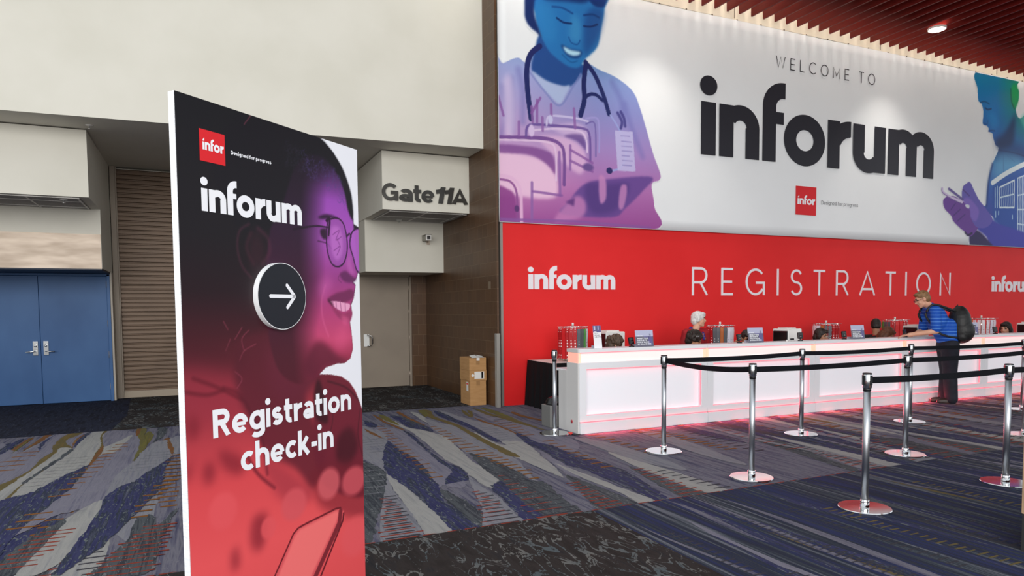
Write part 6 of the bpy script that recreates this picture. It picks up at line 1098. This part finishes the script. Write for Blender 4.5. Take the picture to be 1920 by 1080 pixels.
blob('trousers', [('ell', pel + U_ * -.04, (.15, .19, .14), R), ('cap', pel + LV * .09 - U_ * .06, kl, .128, .100), ('cap', kl, al + U_ * -.02, .098, .088), ('cap', pel - LV * .09 - U_ * .06, kr, .128, .100), ('cap', kr, arr + U_ * -.02, .098, .088)], [noisy('dark_navy_trousers', rgb(20, 22, 32), rgb(28, 30, 42), 14, .8)], man, .011, 4)
for an in (al, arr):
    b = V3(an.x, an.y, 0); blob('shoe', [('ell', b + F * .07 + U_ * .040, (.135, .045, .040), R), ('ell', b - F * .02 + U_ * .055, (.065, .042, .05), R), ('ell', b + F * .07 + U_ * .016, (.142, .048, .018), R)], [noisy('dark_leather_shoe', rgb(44, 32, 28), rgb(54, 40, 34), 8, .4)], man, .008, 2)
# the backpack he wears
bp = thing('backpack', 'black rucksack with a grab loop, worn by the man in the blue polo', 'backpack', tuple(ROOT)); PACK = noisy('black_nylon', rgb(16, 16, 17), rgb(27, 27, 28), 30, .55, 0, spec=.5); 
bk0 = chest - F * .295 + U_ * -.06
blob('pack_body', [('ell', bk0, (.155, .185, .285), R), ('ell', bk0 - F * .03 - U_ * .10, (.175, .195, .19), R), ('ell', bk0 + F * .03 + U_ * .15, (.10, .135, .10), R), ('cap', bk0 + LV * .1 - U_ * .18, bk0 - LV * .1 - U_ * .18, .085, .085)], [PACK], bp, .012, 4, rough_noise=.002)
blob('front_pocket', [('ell', bk0 - F * .13 - U_ * .09, (.065, .13, .13), R)], [PACK], bp, .012, 3)
gt = MB(); gt.tube([tuple(bk0 + F * .06 + U_ * .24 + LV * .03), tuple(bk0 + F * .03 + U_ * .29), tuple(bk0 + F * .06 + U_ * .24 - LV * .03)], .009, 8).build('grab_loop', PACK, bp)
for k, sh in ((1, sl), (-1, sr)):
    pts = [bk0 + F * .09 + U_ * .20 + LV * .09 * k, sh + U_ * .088 - LV * .045 * k - F * .05, sh + U_ * .075 - LV * .045 * k + F * .05, sh - LV * .035 * k + F * .115 - U_ * .06, chest + LV * .155 * k + F * .13 - U_ * .06, chest + LV * .20 * k + F * .02 - U_ * .20, bk0 + F * .07 + LV * .14 * k - U_ * .20]
    P = catmull([tuple(q) for q in pts], 6, False); g = MB(); g.tube([tuple(q) for q in P], .016, 8).build('shoulder_strap', PACK, bp)
for k in (.14, -.02): MB().tube([tuple(bk0 - F * (.11 if k > 0 else .185) + U_ * k + LV * t) for t in (-.10, -.04, .04, .10)], .006, 6).build('zip', mat('zip_metal', rgb(96, 96, 96), .3, .8), bp)

# --- staff behind the counter
def staff(label, X, Y, ztop, Fd, pitch, style, hmat, shirt, skin=None, gl=None, s=.98, hands=None, collar=None, lean=.10, rnd=1):
    skin = skin or SKIN; root = V3(X, Y, 0); t = thing('person', label, 'person', tuple(root)); Fv = Vector((Fd[0], Fd[1], 0)).normalized(); Lv = U_.cross(Fv); R = Mx(Fv, Lv, U_)
    c = V3(0, 0, ztop - .128 * s) ; fr = frame_of(Fv, pitch); nk = c - Fv * .05 - U_ * .165 * s; ch = nk - U_ * .16 - Fv * (lean * .4); pl = V3(-Fv.x * lean * 1.6, -Fv.y * lean * 1.6, .50)
    sl, sr = nk + Lv * .17 - U_ * .05, nk - Lv * .17 - U_ * .05
    hl = hands[0] if hands else Fv * .30 + Lv * .08 + U_ * .79; hr = hands[1] if hands else Fv * .30 - Lv * .08 + U_ * .79
    def elbow(a, b, side): m = (a + b) / 2; return m + side * .07 - U_ * .10
    el, er = elbow(sl, hl, Lv), elbow(sr, hr, -Lv); wl = hl + (el - hl).normalized() * .085; wr = hr + (er - hr).normalized() * .085
    kl, kr = pl + Fv * .40 + Lv * .10, pl + Fv * .40 - Lv * .10; al, ar_ = V3(kl.x, kl.y, .07), V3(kr.x, kr.y, .07)
    sh = head_shapes(c, fr, s, nk) + [('cap', nk, ch, .055, .10), ('cap', ch, pl, .10, .11), ('cap', sl, el, .042, .038), ('cap', el, wl, .038, .028), ('cap', sr, er, .042, .038), ('cap', er, wr, .038, .028), ('cap', pl + Lv * .08, kl, .075, .055), ('cap', pl - Lv * .08, kr, .075, .055), ('cap', kl, al, .052, .036), ('cap', kr, ar_, .052, .036)]
    sh += hand_shapes(wl, hl - wl, V3(0, 0, -1), .95, .4, True) + hand_shapes(wr, hr - wr, V3(0, 0, -1), .95, .4, False)
    blob('body', sh, [skin, EYE, LIP, BROW], t, .009, 3, face_paint(c, fr, s)); blob('hair', hair_shapes(c, fr, style, s, random.Random(rnd)), [hmat], t, .008, 1, rough_noise=.003)
    blob('shirt', [('ell', ch, (.125, .18, .17), R), ('cap', ch, pl + U_ * .05, .13, .14), ('cap', sl, sr, .07, .07), ('cap', sl, el, .065, .056), ('cap', sr, er, .065, .056), ('cap', el, wl + (el - wl) * .25, .055, .045), ('cap', er, wr + (er - wr) * .25, .055, .045), ('cap', nk - U_ * .01, nk - U_ * .06, .062, .085)], [shirt], t, .013, 3)
    blob('trousers', [('ell', pl, (.14, .17, .12), R), ('cap', pl + Lv * .08, kl, .095, .075), ('cap', pl - Lv * .08, kr, .095, .075), ('cap', kl, al + U_ * .03, .072, .055), ('cap', kr, ar_ + U_ * .03, .072, .055)], [mat('dark_trousers', rgb(26, 26, 30), .8)], t, .014, 3)
    for a in (al, ar_): blob('shoe', [('ell', V3(a.x, a.y, .04) + Fv * .06, (.12, .042, .04), R)], [mat('black_shoe', rgb(20, 19, 19), .4)], t, .012, 2)
    if gl: glasses(t, c, fr, gl, s)
    if collar: blob('collar', [('cap', nk + Lv * .06 * math.cos(a) + Fv * .06 * math.sin(a) + U_ * .0, nk + Lv * .06 * math.cos(a + .5) + Fv * .06 * math.sin(a + .5), .014, .014) for a in np.arange(0, 2 * PI, .5)], [collar], t, .007, 2)
    return t, c, fr, nk, ch, Fv, Lv
BLK = mat('black_shirt', rgb(20, 18, 20), .8); GRY = mat('grey_cardigan', rgb(96, 92, 92), .85); REDC = mat('red_collar', rgb(196, 24, 30), .7)
st = staff('seated person with fluffy taupe hair in front of the leftmost white printer', 5.20, 8.0, 1.115, (1.0, -.25), .45, 'curly', H_TAUPE, GRY, rnd=4)
st = staff('seated person with dark curly hair, head bowed, below the standing woman in red', 6.55, 8.0, 1.145, (.77, -.63), .55, 'curly', H_DARK, BLK, SKIN2, rnd=9); MB().box(-.02, .02, -.008, .004, -.008, .008).xf(lambda x, y, z: (x - .04, y - .125, z + 1.075)).build('hair_clip', CHROME, st[0])
staff('seated dark-haired person half hidden behind the pale sign', 7.44, 7.9, 1.145, (-.35, -.9), .5, 'short', H_DARK, BLK, SKIN2, hands=(V3(-.20, -.16, .98), V3(-.26, -.10, 1.0)))
staff('seated dark-haired woman with glasses looking right', 9.08, 8.0, 1.14, (.36, -.93), .16, 'swept', H_DARK, BLK, SKIN2, 'pale_frame_glasses')
staff('man with short dark hair and a black shirt with red collar, seen from behind', 10.93, 8.45, 1.26, (.62, .55), .40, 'short', H_DARK, BLK, SKIN2, s=1.0, collar=REDC, lean=.26)
staff('seated chestnut-haired person bent low in front of the man in black', 10.52, 7.92, 1.135, (.72, -.70), .6, 'bob', H_RED, GRY, SKIN2)
staff('woman with a dark brown bob near the right picture edge, facing left', 13.90, 8.0, 1.165, (-.96, -.10), .12, 'bob', H_DARK, mat('tan_blouse', rgb(120, 96, 84), .8))
# --- the standing woman in the red jacket
root = V3(7.12, 8.62, 0); t = thing('person', 'standing woman with short silver hair, red jacket and blue scarf, looking right', 'person', tuple(root))
Fv = V3(-.20, -.98, 0).normalized(); Lv = U_.cross(Fv); R = Mx(Fv, Lv, U_); hfr = frame_of((.80, -.60, 0), .02); s = .97
c = V3(.02, 0, 1.300); nk = V3(-.03, .01, 1.135); ch = V3(-.03, .01, .98); pl = V3(-.03, .01, .74); sl, sr = nk + Lv * .165 - U_ * .045, nk - Lv * .165 - U_ * .045; el, er = sl + Lv * .05 - U_ * .24 - Fv * .03, sr - Lv * .05 - U_ * .24 - Fv * .02; hl, hr = el + Fv * .22 - U_ * .03, er + Fv * .24 - U_ * .05
wl, wr = hl - (hl - el).normalized() * .085, hr - (hr - er).normalized() * .085; kl, kr = V3(-.03, .01, .40) + Lv * .08, V3(-.03, .01, .40) - Lv * .08
sh = head_shapes(c, hfr, s, nk) + [('cap', nk, ch, .05, .10), ('cap', ch, pl, .10, .11), ('cap', sl, el, .040, .036), ('cap', el, wl, .036, .027), ('cap', sr, er, .040, .036), ('cap', er, wr, .036, .027), ('cap', pl + Lv * .07, kl, .075, .05), ('cap', pl - Lv * .07, kr, .075, .05), ('cap', kl, V3(kl.x, kl.y, .07), .048, .034), ('cap', kr, V3(kr.x, kr.y, .07), .048, .034)] + hand_shapes(wl, hl - wl, V3(0, 0, -1), .9, .5, True) + hand_shapes(wr, hr - wr, V3(0, 0, -1), .9, .5, False)
blob('body', sh, [SKIN, EYE, LIP, BROW], t, .0085, 3, face_paint(c, hfr, s)); blob('hair', hair_shapes(c, hfr, 'wavy', s), [H_GREY], t, .008, 1, rough_noise=.003)
blob('jacket', [('ell', ch, (.13, .185, .17), R), ('cap', ch, pl, .135, .15), ('cap', sl, sr, .068, .068), ('cap', sl, el, .064, .058), ('cap', sr, er, .064, .058), ('cap', el, wl, .056, .045), ('cap', er, wr, .056, .045)], [noisy('red_jacket', rgb(140, 14, 24), rgb(160, 20, 30), 12, .75)], t, .012, 3)
for k in (-1, 1): blob('scarf', [('cap', nk + Lv * .06 * k + U_ * .02 - Fv * .04, nk + Lv * .085 * k + Fv * .055 - U_ * .06, .034, .036), ('cap', nk + Lv * .085 * k + Fv * .055 - U_ * .06, ch + Lv * .085 * k + Fv * .115 + U_ * .02, .036, .026)], [noisy('blue_gold_scarf', rgb(40, 36, 120), rgb(178, 120, 40), 24, .6, 0, (1, 1, 1), 1, p0=.60, p1=.66)], t, .008, 2)
blob('skirt', [('cap', pl, V3(-.03, .01, .48), .15, .16), ('cap', V3(-.03, .01, .48), V3(-.03, .01, .36), .16, .165)], [mat('dark_skirt', rgb(30, 28, 34), .8)], t, .016, 2)
for a in (kl, kr): blob('shoe', [('ell', V3(a.x, a.y, .035) + Fv * .05, (.11, .038, .035), R)], [mat('black_shoe', rgb(20, 19, 19), .4)], t, .010, 2)

bpy.data.scenes.remove(TMP)
